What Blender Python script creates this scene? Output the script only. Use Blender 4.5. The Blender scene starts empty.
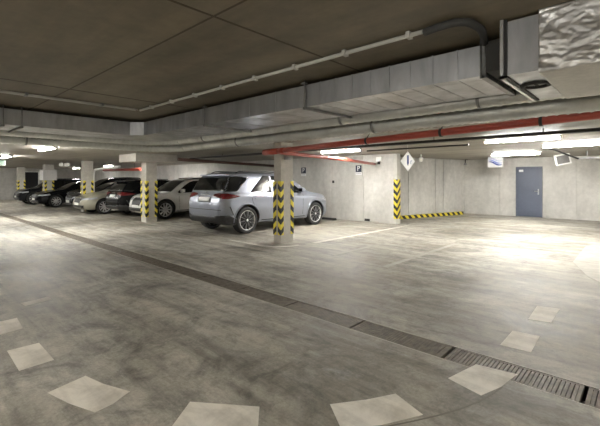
import bpy, bmesh, math, random
import numpy as np
from mathutils import Vector, Matrix
from mathutils.bvhtree import BVHTree

random.seed(7)
C = bpy.context.scene.collection
PI = math.pi

# ------------------------------------------------------------------ camera
F_PX, HORIZON, CAM_H = 379.0, 180.0, 1.53
YAW = math.radians(42.75)
cam_data = bpy.data.cameras.new('camera')
cam = bpy.data.objects.new('camera', cam_data)
C.objects.link(cam)
cam.location = (0, 0, CAM_H)
cam.rotation_euler = (PI / 2, 0, YAW)
cam_data.sensor_width = 36.0
cam_data.lens = 36.0 * F_PX / 600.0
cam_data.shift_y = -(213.0 - HORIZON) / 600.0
cam_data.clip_end = 200
bpy.context.scene.camera = cam

# ------------------------------------------------------------------ world, exposure
w = bpy.data.worlds.new('world')
bpy.context.scene.world = w
w.use_nodes = True
w.node_tree.nodes['Background'].inputs[0].default_value = (0.8, 0.85, 1, 1)
w.node_tree.nodes['Background'].inputs[1].default_value = 0.05
vs = bpy.context.scene.view_settings
vs.view_transform = 'Standard'
vs.look = 'None'
vs.gamma = 1.0
vs.use_curve_mapping = False
vs.exposure = 1.3
bpy.context.scene.cycles.diffuse_bounces = 6
bpy.context.scene.cycles.max_bounces = 12
bpy.context.scene.cycles.sample_clamp_indirect = 8

# lamps of the garage and a few added out of view: (x, y, z, watts)   -- built further down by fluorescent()
SOFFIT, CEIL = 2.45, 3.0
LAMPS = [
    (-2.08, 9.35, SOFFIT, 100, 'long bright strip light in front of the grey steel door'),
    (-6.95, 9.35, SOFFIT, 135, 'bright strip light on the soffit to the right of the silver car'),
    (-3.4, 14.5, SOFFIT, 115, 'glaring strip light right in front of the top of the grey steel door'),
    (-1.35, 11.7, SOFFIT, 80, 'thin strip light at the right picture edge above the fan heater'),
    (-12.45, 3.0, SOFFIT, 135, 'strip light on the soffit under the left duct, nearer of the two'),
    (-17.9, 3.0, SOFFIT, 135, 'strip light on the soffit at the far left, beside the green exit sign'),
    (-25.0, 9.35, SOFFIT, 40, 'distant strip light above the parked black cars'),
    (-19.6, 9.35, SOFFIT, 90, 'strip light behind the capital of the pillar by the white car'),
    (-25.5, 3.0, SOFFIT, 80, 'strip light over the lane beyond the left picture edge'),
    (-31.0, 9.35, SOFFIT, 45, 'added strip light above the farthest bays, brightening the end wall'),  # added to brighten the end wall
    (-31.5, 3.0, SOFFIT, 110, 'added strip light over the far lane, brightening the end wall'),  # unseen, added over the lane for the same wall
    (2.9, 9.35, SOFFIT, 210, 'added fill light, a strip on the soffit beyond the right picture edge'),  # added out of view to brighten the floor on the right
]
# fill lights added outside the view, built as rod-hung strips shining up and down
FILL_PENDANTS = [
    (3.9, 0.6, 2.5, 76, 'added fill light, a hanging strip to the right of the view'),
    (-3.4, -3.4, 2.5, 84, 'added fill light, a hanging strip to the left of the view'),
    (1.8, -4.2, 2.5, 84, 'added fill light, a hanging strip behind the view'),
    (-7.4, -5.4, 2.5, 76, 'added fill light, a hanging strip far behind the left duct arm'),
]

# ------------------------------------------------------------------ helpers
def R(px, py, z=0.0):
    """point of the photograph -> world point at height z"""
    d = F_PX * (CAM_H - z) / (py - HORIZON)
    return ray_d(px, d)
S, K = math.sin(YAW), math.cos(YAW)
def ray_d(px, d):
    r = d * (px - 300.0) / F_PX
    return (r * K - d * S, r * S + d * K)
def x_at(px, Y):
    """world X where the column px meets the plane Y"""
    t = (px - 300.0) / F_PX
    return Y * (t * K - S) / (K + t * S)

def link(o):
    C.objects.link(o)
    return o

def thing(name, label, cat, loc=(0, 0, 0), rz=0.0, group=None):
    o = link(bpy.data.objects.new(name, None))
    o.location = loc
    o.rotation_euler = (0, 0, rz)
    o.empty_display_size = 0.1
    return tag(o, label, cat, group)

def tag(o, label, cat, group=None):
    o['label'] = label
    o['category'] = cat
    if group:
        o['group'] = group
    return o

class MB:
    """collects shapes and links them as ONE mesh object"""
    def __init__(self):
        self.bm = bmesh.new()
        self.m = 0
    def mat(self, i):
        self.m = i
        return self
    def _faces(self, fs):
        for f in fs:
            f.material_index = self.m
    def box(self, x0, y0, z0, x1, y1, z1, bevel=0.0):
        b = bmesh.new()
        vs_ = [b.verts.new((x, y, z)) for x in (x0, x1) for y in (y0, y1) for z in (z0, z1)]
        for q in ((0, 1, 3, 2), (4, 6, 7, 5), (0, 4, 5, 1), (2, 3, 7, 6), (0, 2, 6, 4), (1, 5, 7, 3)):
            b.faces.new([vs_[i] for i in q])
        if bevel:
            bmesh.ops.bevel(b, geom=list(b.edges), offset=bevel, segments=2, profile=0.5, affect='EDGES')
        bmesh.ops.recalc_face_normals(b, faces=b.faces)
        return self.add(b)
    def add(self, b, M=None):
        vm = {}
        for v in b.verts:
            vm[v] = self.bm.verts.new(M @ v.co if M else v.co)
        for f in b.faces:
            try:
                nf = self.bm.faces.new([vm[v] for v in f.verts])
                nf.material_index = self.m
                nf.smooth = f.smooth
            except ValueError:
                pass
        b.free()
        return self
    def tube(self, pts, r, seg=12, cap=True, smooth=True, closed=False):
        pts = [Vector(p) for p in pts]
        rr = r if isinstance(r, (list, tuple)) else [r] * len(pts)
        n = len(pts)
        rings = []
        up = None
        for i, p in enumerate(pts):
            if closed:
                t = (pts[(i + 1) % n] - pts[i - 1]).normalized()
            else:
                t = (pts[min(i + 1, n - 1)] - pts[max(i - 1, 0)]).normalized()
            if up is None:
                up = Vector((0, 0, 1)) if abs(t.z) < 0.9 else Vector((1, 0, 0))
            a = (up - t * up.dot(t)).normalized()
            up = a
            b_ = t.cross(a)
            rings.append([self.bm.verts.new(p + (a * math.cos(2 * PI * k / seg) + b_ * math.sin(2 * PI * k / seg)) * rr[i]) for k in range(seg)])
        cnt = n if closed else n - 1
        for i in range(cnt):
            r0, r1 = rings[i], rings[(i + 1) % n]
            for k in range(seg):
                f = self.bm.faces.new((r0[k], r0[(k + 1) % seg], r1[(k + 1) % seg], r1[k]))
                f.material_index = self.m
                f.smooth = smooth
        if cap and not closed:
            for rg in (list(reversed(rings[0])), rings[-1]):
                f = self.bm.faces.new(rg)
                f.material_index = self.m
        return self
    def prism(self, poly, z0, z1, M=None):
        b = bmesh.new()
        lo = [b.verts.new((x, y, z0)) for x, y in poly]
        hi = [b.verts.new((x, y, z1)) for x, y in poly]
        n = len(poly)
        b.faces.new(list(reversed(lo)))
        b.faces.new(hi)
        for i in range(n):
            b.faces.new((lo[i], lo[(i + 1) % n], hi[(i + 1) % n], hi[i]))
        bmesh.ops.recalc_face_normals(b, faces=b.faces)
        return self.add(b, M)
    def lathe(self, prof, seg, M=None, smooth=True):
        """profile of (radius, height) turned about the local z axis"""
        b = bmesh.new()
        rings = [[b.verts.new((r * math.cos(2 * PI * k / seg), r * math.sin(2 * PI * k / seg), z)) for k in range(seg)] for r, z in prof]
        for i in range(len(prof) - 1):
            for k in range(seg):
                f = b.faces.new((rings[i][k], rings[i][(k + 1) % seg], rings[i + 1][(k + 1) % seg], rings[i + 1][k]))
                f.smooth = smooth
        return self.add(b, M)
    def build(self, name, mats, parent=None, loc=None, sharp=None):
        me = bpy.data.meshes.new(name)
        bmesh.ops.recalc_face_normals(self.bm, faces=self.bm.faces)
        self.bm.to_mesh(me)
        self.bm.free()
        for m in (mats if isinstance(mats, (list, tuple)) else [mats]):
            me.materials.append(m)
        if sharp:
            for p in me.polygons:
                p.use_smooth = True
            me.set_sharp_from_angle(angle=math.radians(sharp))
        o = link(bpy.data.objects.new(name, me))
        if parent:
            o.parent = parent
        if loc:
            o.location = loc
        return o

def structure(o):
    o['kind'] = 'structure'
    return o

def copy_tree(o, parent=None):
    c = o.copy()
    C.objects.link(c)
    if parent:
        c.parent = parent
    for ch in list(o.children):
        copy_tree(ch, c)
    return c

# ------------------------------------------------------------------ materials
def new_mat(name):
    m = bpy.data.materials.new(name)
    m.use_nodes = True
    nt = m.node_tree
    return m, nt, nt.nodes['Principled BSDF']

def plain(name, col, rough=0.5, metal=0.0, coat=0.0, spec=0.5, var=0.06, scale=9.0):
    """a colour with a little procedural unevenness"""
    m, nt, p = new_mat(name)
    p.inputs['Roughness'].default_value = rough
    p.inputs['Metallic'].default_value = metal
    p.inputs['Coat Weight'].default_value = coat
    p.inputs['Coat Roughness'].default_value = 0.06
    p.inputs['Specular IOR Level'].default_value = spec
    tc = nt.nodes.new('ShaderNodeTexCoord')
    n = nt.nodes.new('ShaderNodeTexNoise')
    n.inputs['Scale'].default_value = scale
    n.inputs['Detail'].default_value = 4
    r = nt.nodes.new('ShaderNodeValToRGB')
    r.color_ramp.elements[0].position, r.color_ramp.elements[1].position = 0.3, 0.7
    r.color_ramp.elements[0].color = tuple(c * (1 - var) for c in col) + (1,)
    r.color_ramp.elements[1].color = tuple(min(1, c * (1 + var)) for c in col) + (1,)
    nt.links.new(tc.outputs['Object'], n.inputs['Vector'])
    nt.links.new(n.outputs['Fac'], r.inputs['Fac'])
    nt.links.new(r.outputs['Color'], p.inputs['Base Color'])
    return m

def glow(name, col, strength):
    m, nt, p = new_mat(name)
    p.inputs['Base Color'].default_value = (0.8, 0.8, 0.8, 1)
    p.inputs['Emission Color'].default_value = col + (1,)
    p.inputs['Emission Strength'].default_value = strength
    return m

def mixnode(nt, blend, fac, a, b):
    n = nt.nodes.new('ShaderNodeMix')
    n.data_type = 'RGBA'
    n.blend_type = blend
    for k, v in ((0, fac), (6, a), (7, b)):
        if hasattr(v, 'is_linked'):
            nt.links.new(v, n.inputs[k])
        else:
            n.inputs[k].default_value = v if k == 0 else tuple(v) + (1,)
    return n.outputs[2]

def ramp(nt, src, stops):
    r = nt.nodes.new('ShaderNodeValToRGB')
    cr = r.color_ramp
    while len(cr.elements) < len(stops):
        cr.elements.new(0.5)
    for e, (pos, v) in zip(cr.elements, stops):
        e.position = pos
        e.color = (v, v, v, 1) if not isinstance(v, tuple) else v + (1,)
    nt.links.new(src, r.inputs['Fac'])
    return r.outputs['Color']

def noise(nt, vec, scale, detail=5, rough=0.6, dist=0.0):
    n = nt.nodes.new('ShaderNodeTexNoise')
    n.inputs['Scale'].default_value = scale
    n.inputs['Detail'].default_value = detail
    n.inputs['Roughness'].default_value = rough
    n.inputs['Distortion'].default_value = dist
    nt.links.new(vec, n.inputs['Vector'])
    return n.outputs['Fac']

def mapped(nt, scale=(1, 1, 1), rot=(0, 0, 0)):
    tc = nt.nodes.new('ShaderNodeTexCoord')
    mp = nt.nodes.new('ShaderNodeMapping')
    mp.inputs['Scale'].default_value = scale
    mp.inputs['Rotation'].default_value = rot
    nt.links.new(tc.outputs['Object'], mp.inputs['Vector'])
    return mp.outputs['Vector']

def concrete(name, dark, light, rough=0.85, scale=1.0, bump=0.15, streak=None):
    m, nt, p = new_mat(name)
    v = mapped(nt)
    big = noise(nt, v, 0.55 * scale, 6, 0.62, 0.4)
    col = mixnode(nt, 'MIX', ramp(nt, big, [(0.3, 0.0), (0.72, 1.0)]), dark, light)
    fine = noise(nt, v, 7 * scale, 6, 0.65)
    col = mixnode(nt, 'MULTIPLY', 0.55, col, ramp(nt, fine, [(0.25, 0.62), (0.7, 1.0)]))
    if streak:
        sv = mapped(nt, streak)
        st = noise(nt, sv, 1.0, 5, 0.6)
        col = mixnode(nt, 'MULTIPLY', 0.7, col, ramp(nt, st, [(0.3, 0.6), (0.62, 1.0)]))
    nt.links.new(col, p.inputs['Base Color'])
    p.inputs['Roughness'].default_value = rough
    b = nt.nodes.new('ShaderNodeBump')
    b.inputs['Strength'].default_value = bump
    b.inputs['Distance'].default_value = 0.01
    nt.links.new(fine, b.inputs['Height'])
    nt.links.new(b.outputs['Normal'], p.inputs['Normal'])
    return m

def floor_material():
    m, nt, p = new_mat('worn_floor_coating')
    v = mapped(nt)
    big = noise(nt, v, 0.35, 6, 0.6, 0.8)
    col = mixnode(nt, 'MIX', ramp(nt, big, [(0.35, 0.0), (0.62, 1.0)]), (0.40, 0.362, 0.285), (0.66, 0.628, 0.545))
    med = noise(nt, v, 1.5, 9, 0.72, 0.7)
    col = mixnode(nt, 'MULTIPLY', 0.95, col, ramp(nt, med, [(0.36, 0.45), (0.46, 0.82), (0.55, 1.0)]))
    # tyre wear dragged along the lane and round the turn
    for ang, sc, f in ((0.10, (0.6, 2.4, 1), 0.2), (0.75, (0.6, 4.5, 1), 0.55), (1.45, (0.5, 4.0, 1), 0.65)):
        sv = mapped(nt, sc, (0, 0, ang))
        st = noise(nt, sv, 1.0, 8, 0.68, 0.35)
        col = mixnode(nt, 'MULTIPLY', f, col, ramp(nt, st, [(0.36, 0.45), (0.56, 1.0)]))
    # pale scuffs where the coating has worn through
    sv = mapped(nt, (0.55, 2.6, 1), (0, 0, 1.25))
    sc_ = noise(nt, sv, 1.6, 9, 0.74, 0.5)
    col = mixnode(nt, 'MIX', ramp(nt, sc_, [(0.56, 0.0), (0.68, 0.55)]), col, (0.58, 0.56, 0.51))
    mott = noise(nt, v, 6.5, 8, 0.75, 0.4)
    col = mixnode(nt, 'MULTIPLY', 0.6, col, ramp(nt, mott, [(0.36, 0.5), (0.52, 1.0)]))
    spots = noise(nt, v, 4.2, 3, 0.5)
    col = mixnode(nt, 'MULTIPLY', 0.5, col, ramp(nt, spots, [(0.24, 0.25), (0.29, 1.0)]))
    fine = noise(nt, v, 40, 5, 0.8)
    col = mixnode(nt, 'MULTIPLY', 0.6, col, ramp(nt, fine, [(0.3, 0.5), (0.62, 1.0)]))
    nt.links.new(col, p.inputs['Base Color'])
    rg = ramp(nt, med, [(0.3, 0.5), (0.7, 0.75)])
    nt.links.new(rg, p.inputs['Roughness'])
    p.inputs['Specular IOR Level'].default_value = 0.4
    b = nt.nodes.new('ShaderNodeBump')
    b.inputs['Strength'].default_value = 0.12
    b.inputs['Distance'].default_value = 0.01
    nt.links.new(noise(nt, v, 9, 5, 0.6), b.inputs['Height'])
    nt.links.new(b.outputs['Normal'], p.inputs['Normal'])
    return m

def paint_material(name, light, worn, cover=0.45):
    m, nt, p = new_mat(name)
    v = mapped(nt)
    a = noise(nt, v, 2.6, 8, 0.7, 0.5)
    sv = mapped(nt, (0.7, 6, 1), (0, 0, 0.7))
    st = noise(nt, sv, 1.2, 6, 0.65)
    col = mixnode(nt, 'MIX', ramp(nt, a, [(cover - 0.12, 1.0), (cover + 0.1, 0.0)]), light, worn)
    col = mixnode(nt, 'MULTIPLY', 0.6, col, ramp(nt, st, [(0.3, 0.62), (0.55, 1.0)]))
    nt.links.new(col, p.inputs['Base Color'])
    p.inputs['Roughness'].default_value = 0.75
    return m

def hazard(name, period, slope, mode):
    """black and yellow warning stripes: chevrons about a corner, or diagonals along x"""
    m, nt, p = new_mat(name)
    tc = nt.nodes.new('ShaderNodeTexCoord')
    sp = nt.nodes.new('ShaderNodeSeparateXYZ')
    nt.links.new(tc.outputs['Object'], sp.inputs['Vector'])
    def math_(op, a, b=None):
        n = nt.nodes.new('ShaderNodeMath')
        n.operation = op
        for i, q in enumerate((a, b)):
            if q is None:
                continue
            if hasattr(q, 'is_linked'):
                nt.links.new(q, n.inputs[i])
            else:
                n.inputs[i].default_value = q
        return n.outputs[0]
    if mode == 'chevron':
        u = math_('ADD', math_('ABSOLUTE', sp.outputs['X']), math_('ABSOLUTE', sp.outputs['Y']))
        t = math_('SUBTRACT', sp.outputs['Z'], math_('MULTIPLY', u, slope))
    else:
        u = math_('ADD', sp.outputs['X'], sp.outputs['Y'])
        t = math_('ADD', math_('ADD', sp.outputs['Z'], sp.outputs['Y']), math_('MULTIPLY', sp.outputs['X'], slope))
    fr = math_('FRACT', math_('DIVIDE', math_('ADD', t, 50.0), period))
    st = math_('GREATER_THAN', fr, 0.5)
    v = mapped(nt)
    scuff = ramp(nt, noise(nt, v, 11, 5, 0.7), [(0.3, 0.65), (0.55, 1.0)])
    col = mixnode(nt, 'MIX', st, (0.80, 0.66, 0.05), (0.018, 0.018, 0.018))
    col = mixnode(nt, 'MULTIPLY', 0.5, col, scuff)
    nt.links.new(col, p.inputs['Base Color'])
    p.inputs['Roughness'].default_value = 0.5
    return m

def metal_sheet(name, col, rough, metal=0.85, scale=1.4, var=0.3, stretch=(1, 1, 1)):
    m, nt, p = new_mat(name)
    v = mapped(nt, stretch)
    a = noise(nt, v, scale, 5, 0.6, 0.5)
    c = mixnode(nt, 'MIX', ramp(nt, a, [(0.3, 0.0), (0.7, 1.0)]), tuple(x * (1 - var) for x in col), col)
    nt.links.new(c, p.inputs['Base Color'])
    p.inputs['Metallic'].default_value = metal
    nt.links.new(ramp(nt, a, [(0.3, rough + 0.1), (0.7, rough - 0.06)]), p.inputs['Roughness'])
    return m

M = {}
M['floor'] = floor_material()
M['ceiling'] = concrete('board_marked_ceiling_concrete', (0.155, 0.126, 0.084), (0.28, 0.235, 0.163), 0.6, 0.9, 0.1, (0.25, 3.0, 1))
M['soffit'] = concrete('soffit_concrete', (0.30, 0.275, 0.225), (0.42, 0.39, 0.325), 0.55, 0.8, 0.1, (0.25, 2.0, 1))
M['wall'] = concrete('wall_concrete', (0.56, 0.545, 0.505), (0.72, 0.705, 0.665), 0.8, 0.9, 0.15, (1.2, 1.2, 0.35))
M['pillar'] = concrete('pillar_concrete', (0.46, 0.435, 0.38), (0.62, 0.595, 0.535), 0.8, 1.6, 0.15)
M['paint'] = paint_material('worn_white_paint', (0.90, 0.86, 0.77), (0.62, 0.58, 0.49), 0.44)
M['paint_faint'] = paint_material('faded_white_paint', (0.74, 0.71, 0.64), (0.52, 0.495, 0.43), 0.5)
M['paint_ghost'] = paint_material('almost_gone_paint', (0.46, 0.44, 0.39), (0.36, 0.34, 0.29), 0.5)
M['chevron'] = hazard('yellow_black_chevrons', 0.262, 1.0, 'chevron')
M['hazard'] = hazard('yellow_black_diagonals', 0.34, 1.0, 'diagonal')
M['galv'] = metal_sheet('galvanised_sheet', (0.62, 0.63, 0.645), 0.36, 0.9, 1.8, 0.4, (1.6, 1.6, 0.5))
M['galv_dark'] = metal_sheet('dull_galvanised_steel', (0.34, 0.34, 0.335), 0.5, 0.8, 6, 0.3)
M['spiral'] = metal_sheet('spiral_duct_zinc', (0.72, 0.73, 0.70), 0.38, 0.5, 2.2, 0.3)
M['foil'] = metal_sheet('crinkled_foil', (0.80, 0.79, 0.77), 0.36, 0.75, 5, 0.3)
M['foil_pale'] = concrete('pale_foil_backing', (0.62, 0.605, 0.57), (0.80, 0.78, 0.74), 0.55, 3.0, 0.2)
M['canvas'] = plain('dark_canvas_connector', (0.055, 0.054, 0.052), 0.8)
M['black_rubber'] = plain('black_rubber', (0.02, 0.02, 0.02), 0.65)
M['dark_steel'] = plain('dark_steel', (0.05, 0.048, 0.045), 0.5, 0.6)
M['steel'] = plain('bright_steel', (0.6, 0.6, 0.6), 0.3, 0.9)
M['red_pipe'] = plain('red_brown_pipe', (0.36, 0.055, 0.032), 0.4, 0.0, 0.2)
M['brown_pipe'] = plain('dark_brown_pipe', (0.075, 0.035, 0.024), 0.45)
M['white_plastic'] = plain('white_plastic', (0.78, 0.78, 0.76), 0.4)
M['conduit'] = plain('grey_conduit', (0.55, 0.54, 0.5), 0.45)
M['door'] = plain('blue_grey_door_paint', (0.075, 0.09, 0.13), 0.45)
M['door_frame'] = plain('door_frame_grey', (0.10, 0.112, 0.15), 0.45)
M['navy'] = plain('navy_sign_film', (0.022, 0.027, 0.055), 0.4)
M['sign_white'] = plain('white_sign_film', (0.85, 0.85, 0.85), 0.4)
M['sign_blue'] = plain('blue_sign_ink', (0.04, 0.06, 0.22), 0.4)
M['wave_light'] = plain('pale_blue_ink', (0.16, 0.21, 0.46), 0.4)
M['mark_pale'] = plain('pale_grey_blue_ink', (0.45, 0.48, 0.6), 0.4)
M['green_sign'] = glow('lit_green_sign', (0.03, 0.35, 0.15), 0.25)
M['tube'] = glow('lit_tube', (1.0, 0.97, 0.88), 22.0)
M['grate'] = plain('rusty_cast_grate', (0.145, 0.122, 0.092), 0.6, 0.3, 0, 0.5, 0.35, 14)
M['channel_edge'] = plain('worn_steel_edge', (0.42, 0.39, 0.33), 0.5)
M['channel'] = plain('dark_channel', (0.035, 0.03, 0.024), 0.8)  # near-black bottom of the drain channel
M['grey_paint'] = plain('grey_paint', (0.34, 0.34, 0.34), 0.5)
M['opening_shade'] = plain('shaded_opening', (0.02, 0.02, 0.022), 0.8)
# cars
M['silver'] = plain('silver_car_paint', (0.27, 0.287, 0.33), 0.34, 0.65, 0.25, 0.5, 0.02)
M['white_car'] = plain('white_car_paint', (0.70, 0.69, 0.66), 0.3, 0.0, 0.8, 0.5, 0.02)
M['black_car'] = plain('black_car_paint', (0.006, 0.0063, 0.0075), 0.25, 0.0, 0.08, 0.15, 0.1)
M['charcoal_car'] = plain('charcoal_car_paint', (0.012, 0.0125, 0.015), 0.25, 0.0, 0.1, 0.18, 0.1)
M['beige_car'] = plain('champagne_car_paint', (0.33, 0.318, 0.255), 0.3, 0.4, 0.8, 0.5, 0.02)
M['glass'] = plain('tinted_glass', (0.006, 0.007, 0.008), 0.06, 0.0, 0.3, 0.6, 0.05)
M['trim_grey'] = plain('grey_trim', (0.12, 0.125, 0.13), 0.4)
M['trim_black'] = plain('black_trim', (0.018, 0.018, 0.019), 0.45)
M['chrome'] = plain('chrome', (0.75, 0.75, 0.76), 0.15, 1.0)
M['tail'] = plain('red_lamp_glass', (0.13, 0.007, 0.009), 0.12, 0.0, 0.8)
M['tail_dark'] = plain('dark_red_lamp_glass', (0.05, 0.006, 0.007), 0.12, 0.0, 0.8)
M['lamp'] = plain('clear_lamp_glass', (0.55, 0.57, 0.6), 0.12, 0.3, 0.8)
M['plate'] = plain('number_plate', (0.75, 0.75, 0.72), 0.4)
M['rim_silver'] = plain('silver_alloy', (0.78, 0.78, 0.78), 0.3, 0.5)
M['rim_grey'] = plain('grey_alloy', (0.25, 0.25, 0.26), 0.35, 0.5)
M['rim_black'] = plain('black_alloy', (0.02, 0.02, 0.022), 0.3, 0.3, 0.5)
M['tyre'] = plain('tyre_rubber', (0.022, 0.022, 0.022), 0.75)

# ------------------------------------------------------------------ the setting
Y_STEP, X_STEP = 6.12, -11.25          # where the high ceiling of the turn drops to the low soffit
WX0, WX1, WY0, WY1 = -36.0, 8.0, -9.0, 18.0
DR0, DR1 = 3.215, 3.515                # the drain channel in the floor
b = MB()
b.box(WX0, WY0, -0.3, WX1, DR0, 0)
b.box(WX0, DR1, -0.3, WX1, WY1, 0)
b.mat(1).box(WX0, DR0, -0.3, WX1, DR1, -0.12)
structure(b.build('floor', [M['floor'], M['channel']]))

b = MB()
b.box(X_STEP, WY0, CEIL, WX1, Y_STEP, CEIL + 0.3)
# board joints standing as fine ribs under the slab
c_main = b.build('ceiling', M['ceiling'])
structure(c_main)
b = MB()
b.box(WX0, Y_STEP, SOFFIT, WX1, WY1, CEIL + 0.3)
b.box(WX0, WY0, SOFFIT, X_STEP, Y_STEP, CEIL + 0.3)
structure(b.build('ceiling_lower', M['soffit']))
b = MB()
for xs in (-2.88, -6.9):
    b.box(xs - 0.012, WY0, CEIL - 0.004, xs + 0.012, Y_STEP, CEIL + 0.01)
for ys in (1.97, -0.5):
    b.box(X_STEP, ys - 0.01, CEIL - 0.0045, WX1, ys + 0.01, CEIL + 0.009)
M['joint'] = plain('dark_joint', (0.085, 0.068, 0.045), 0.8)
structure(b.build('trim_1', M['joint']))

def panel_wall(name, x0, x1, y0, y1, zt, joints, axis, mat, gap=0.018, hole_rows=()):
    """wall cast in panels with open joints between them"""
    b = MB()
    js = [x0 if axis == 'x' else y0] + list(joints) + [x1 if axis == 'x' else y1]
    for i in range(len(js) - 1):
        a = js[i] + (gap / 2 if i else 0)
        c = js[i + 1] - (gap / 2 if i < len(js) - 2 else 0)
        if axis == 'x':
            b.box(a, y0, -0.3, c, y1, zt)
        else:
            b.box(x0, a, -0.3, x1, c, zt)
    if axis == 'x':
        b.box(x0 + 0.02, y0 + 0.03, -0.29, x1 - 0.02, y1 - 0.01, zt - 0.01)
    else:
        b.box(x0 + 0.01, y0 + 0.02, -0.29, x1 - 0.03, y1 - 0.02, zt - 0.01)
    return structure(b.build(name, mat))

jb = [x_at(p, WY1) for p in (500, 577)]
panel_wall('wall_back', -8.2, WX1 + 0.2, WY1, WY1 + 0.25, CEIL, sorted([jb[0], jb[1], 1.5, 4.5]), 'x', M['wall'])
# partition wall in front of the parked cars, its end carries a chevron guard
PW = 11.9
PX = x_at(397, PW)
panel_wall('wall_parking', WX0, PX, PW, PW + 0.24, SOFFIT, [-33, -30, -27, -24, -21, -18, -15, -12.6, x_at(331, PW), x_at(363.5, PW)], 'x', M['wall'])
# slanting side wall between the partition and the back wall
SA, SB = Vector((-7.75, 12.15)), Vector((-6.28, WY1 + 0.02))
dirS = (SB - SA).normalized()
nS = Vector((dirS.y, -dirS.x))
b = MB()
Ls = (SB - SA).length
cuts = [0, 2.2, 3.9, 4.45, Ls]
MS = Matrix.Translation((SA.x, SA.y, 0)) @ Matrix.Rotation(math.atan2(dirS.y, dirS.x), 4, 'Z')
for i in range(4):
    t = MB().box(cuts[i] + 0.017, 0.0, -0.3, cuts[i + 1] - 0.017, 0.25, SOFFIT)
    b.add(t.bm, MS)
t = MB().box(0.02, 0.035, -0.29, Ls - 0.02, 0.24, SOFFIT - 0.01)
b.add(t.bm, MS)
structure(b.build('wall_side', M['wall']))
structure(MB().box(WX0 - 0.25, WY0, -0.3, WX0, PW + 0.24, CEIL).build('wall_left', M['wall']))
structure(MB().box(WX1, WY0, -0.3, WX1 + 0.25, WY1, CEIL + 0.3).build('wall_right', M['wall']))
structure(MB().box(WX0, WY0 - 0.25, -0.3, WX1, WY0, CEIL + 0.3).build('wall_front', M['wall']))
# low plinth at the foot of the back wall
structure(MB().box(-3.1, WY1 - 0.035, 0, WX1, WY1, 0.09).build('baseboard_back', M['wall']))

# steel door in the back wall
DX0, DX1 = x_at(516, WY1), x_at(542.5, WY1)
dr = thing('door_1', 'blue-grey steel door with a silver handle in the bright back wall', 'door', ((DX0 + DX1) / 2, WY1, 0))
dr['kind'] = 'structure'
hw, hh = (DX1 - DX0) / 2, 2.08
MB().box(-hw, -0.05, 0, -hw + 0.05, 0.0, hh).box(hw - 0.05, -0.05, 0, hw, 0, hh).box(-hw, -0.05, hh - 0.05, hw, 0, hh).build('door_frame', M['door_frame'], dr)
leaf = MB().box(-hw + 0.052, -0.035, 0.01, hw - 0.052, -0.001, hh - 0.052, 0.004).build('door_leaf', M['door'], dr)
hb = MB().box(hw - 0.16, -0.045, 0.93, hw - 0.115, -0.035, 1.16, 0.003)
hb.tube([(hw - 0.137, -0.04, 1.07), (hw - 0.137, -0.09, 1.07), (hw - 0.15, -0.1, 1.07), (hw - 0.27, -0.1, 1.07)], 0.013, 10)
hb.tube([(hw - 0.137, -0.045, 0.98), (hw - 0.137, -0.055, 0.98)], 0.014, 10)
hb.build('door_handle', M['steel'], leaf)
MB().box(-hw + 0.12, -0.039, 1.87, -hw + 0.28, -0.035, 1.96).build('notice', M['sign_white'], leaf)

# dark doorway in the far left wall
dr2 = thing('door_2', 'dark doorway in the far end wall behind the parked cars', 'door', (WX0, 7.55, 0))
dr2['kind'] = 'structure'
MB().box(0, -0.5, 0, 0.02, 0.5, 2.15).build('door_leaf', M['opening_shade'], dr2)  # flat near-black panel, the shade of the opening put into its colour
MB().box(0, -0.58, 0, 0.06, -0.5, 2.2).box(0, 0.5, 0, 0.06, 0.58, 2.2).box(0, -0.5, 2.15, 0.06, 0.5, 2.2).build('door_frame', M['white_plastic'], dr2)

# ------------------------------------------------------------------ drain channel and grates
n_g = 0
grate_lab = 'rusty slotted grate in the long floor drain, one of the row'
GX = [x_at(360, (DR0 + DR1) / 2)]
g0 = -2.27
pitch_g = 0.97
first_grate = None
for k in range(-30, 5):
    x0 = g0 + k * pitch_g
    x1 = x0 + pitch_g
    if first_grate is None:
        b = MB()
        ww = pitch_g - 0.03
        hy = (DR1 - DR0) / 2 - 0.006
        b.box(0, -hy, -0.03, ww, -hy + 0.02, -0.001).box(0, hy - 0.02, -0.03, ww, hy, -0.001)
        b.box(0, -hy + 0.02, -0.03, 0.025, hy - 0.02, -0.001).box(ww - 0.025, -hy + 0.02, -0.03, ww, hy - 0.02, -0.001)
        n = 31
        for i in range(n):
            xx = 0.025 + (ww - 0.05) * (i + 0.5) / n
            b.box(xx - 0.0112, -hy + 0.02, -0.028, xx + 0.0112, hy - 0.02, -0.002)
        first_grate = b.build('drain_grate', M['grate'])
        g = first_grate
    else:
        g = first_grate.copy()
        C.objects.link(g)
    g.location = (x0, (DR0 + DR1) / 2, 0)
    tag(g, grate_lab, 'drain grate', 'grates of the floor drain')
b = MB()
b.box(WX0, DR0 - 0.012, -0.12, WX1, DR0, 0.0015).box(WX0, DR1, -0.12, WX1, DR1 + 0.012, 0.0015)
structure(b.build('trim_2', M['channel_edge']))

# ------------------------------------------------------------------ floor paint
def patch(pts, label, mat='paint', name='floor_marking', sub=True):
    q = [R(*p) for p in pts]
    b = MB()
    cx = sum(p[0] for p in q) / len(q)
    cy = sum(p[1] for p in q) / len(q)
    b.prism([(p[0] - cx, p[1] - cy) for p in q], 0.0, 0.0025)
    o = b.build(name, M[mat], None, (cx, cy, 0.0005))
    return tag(o, label, 'floor marking', 'worn white dashes on the floor')

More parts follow.
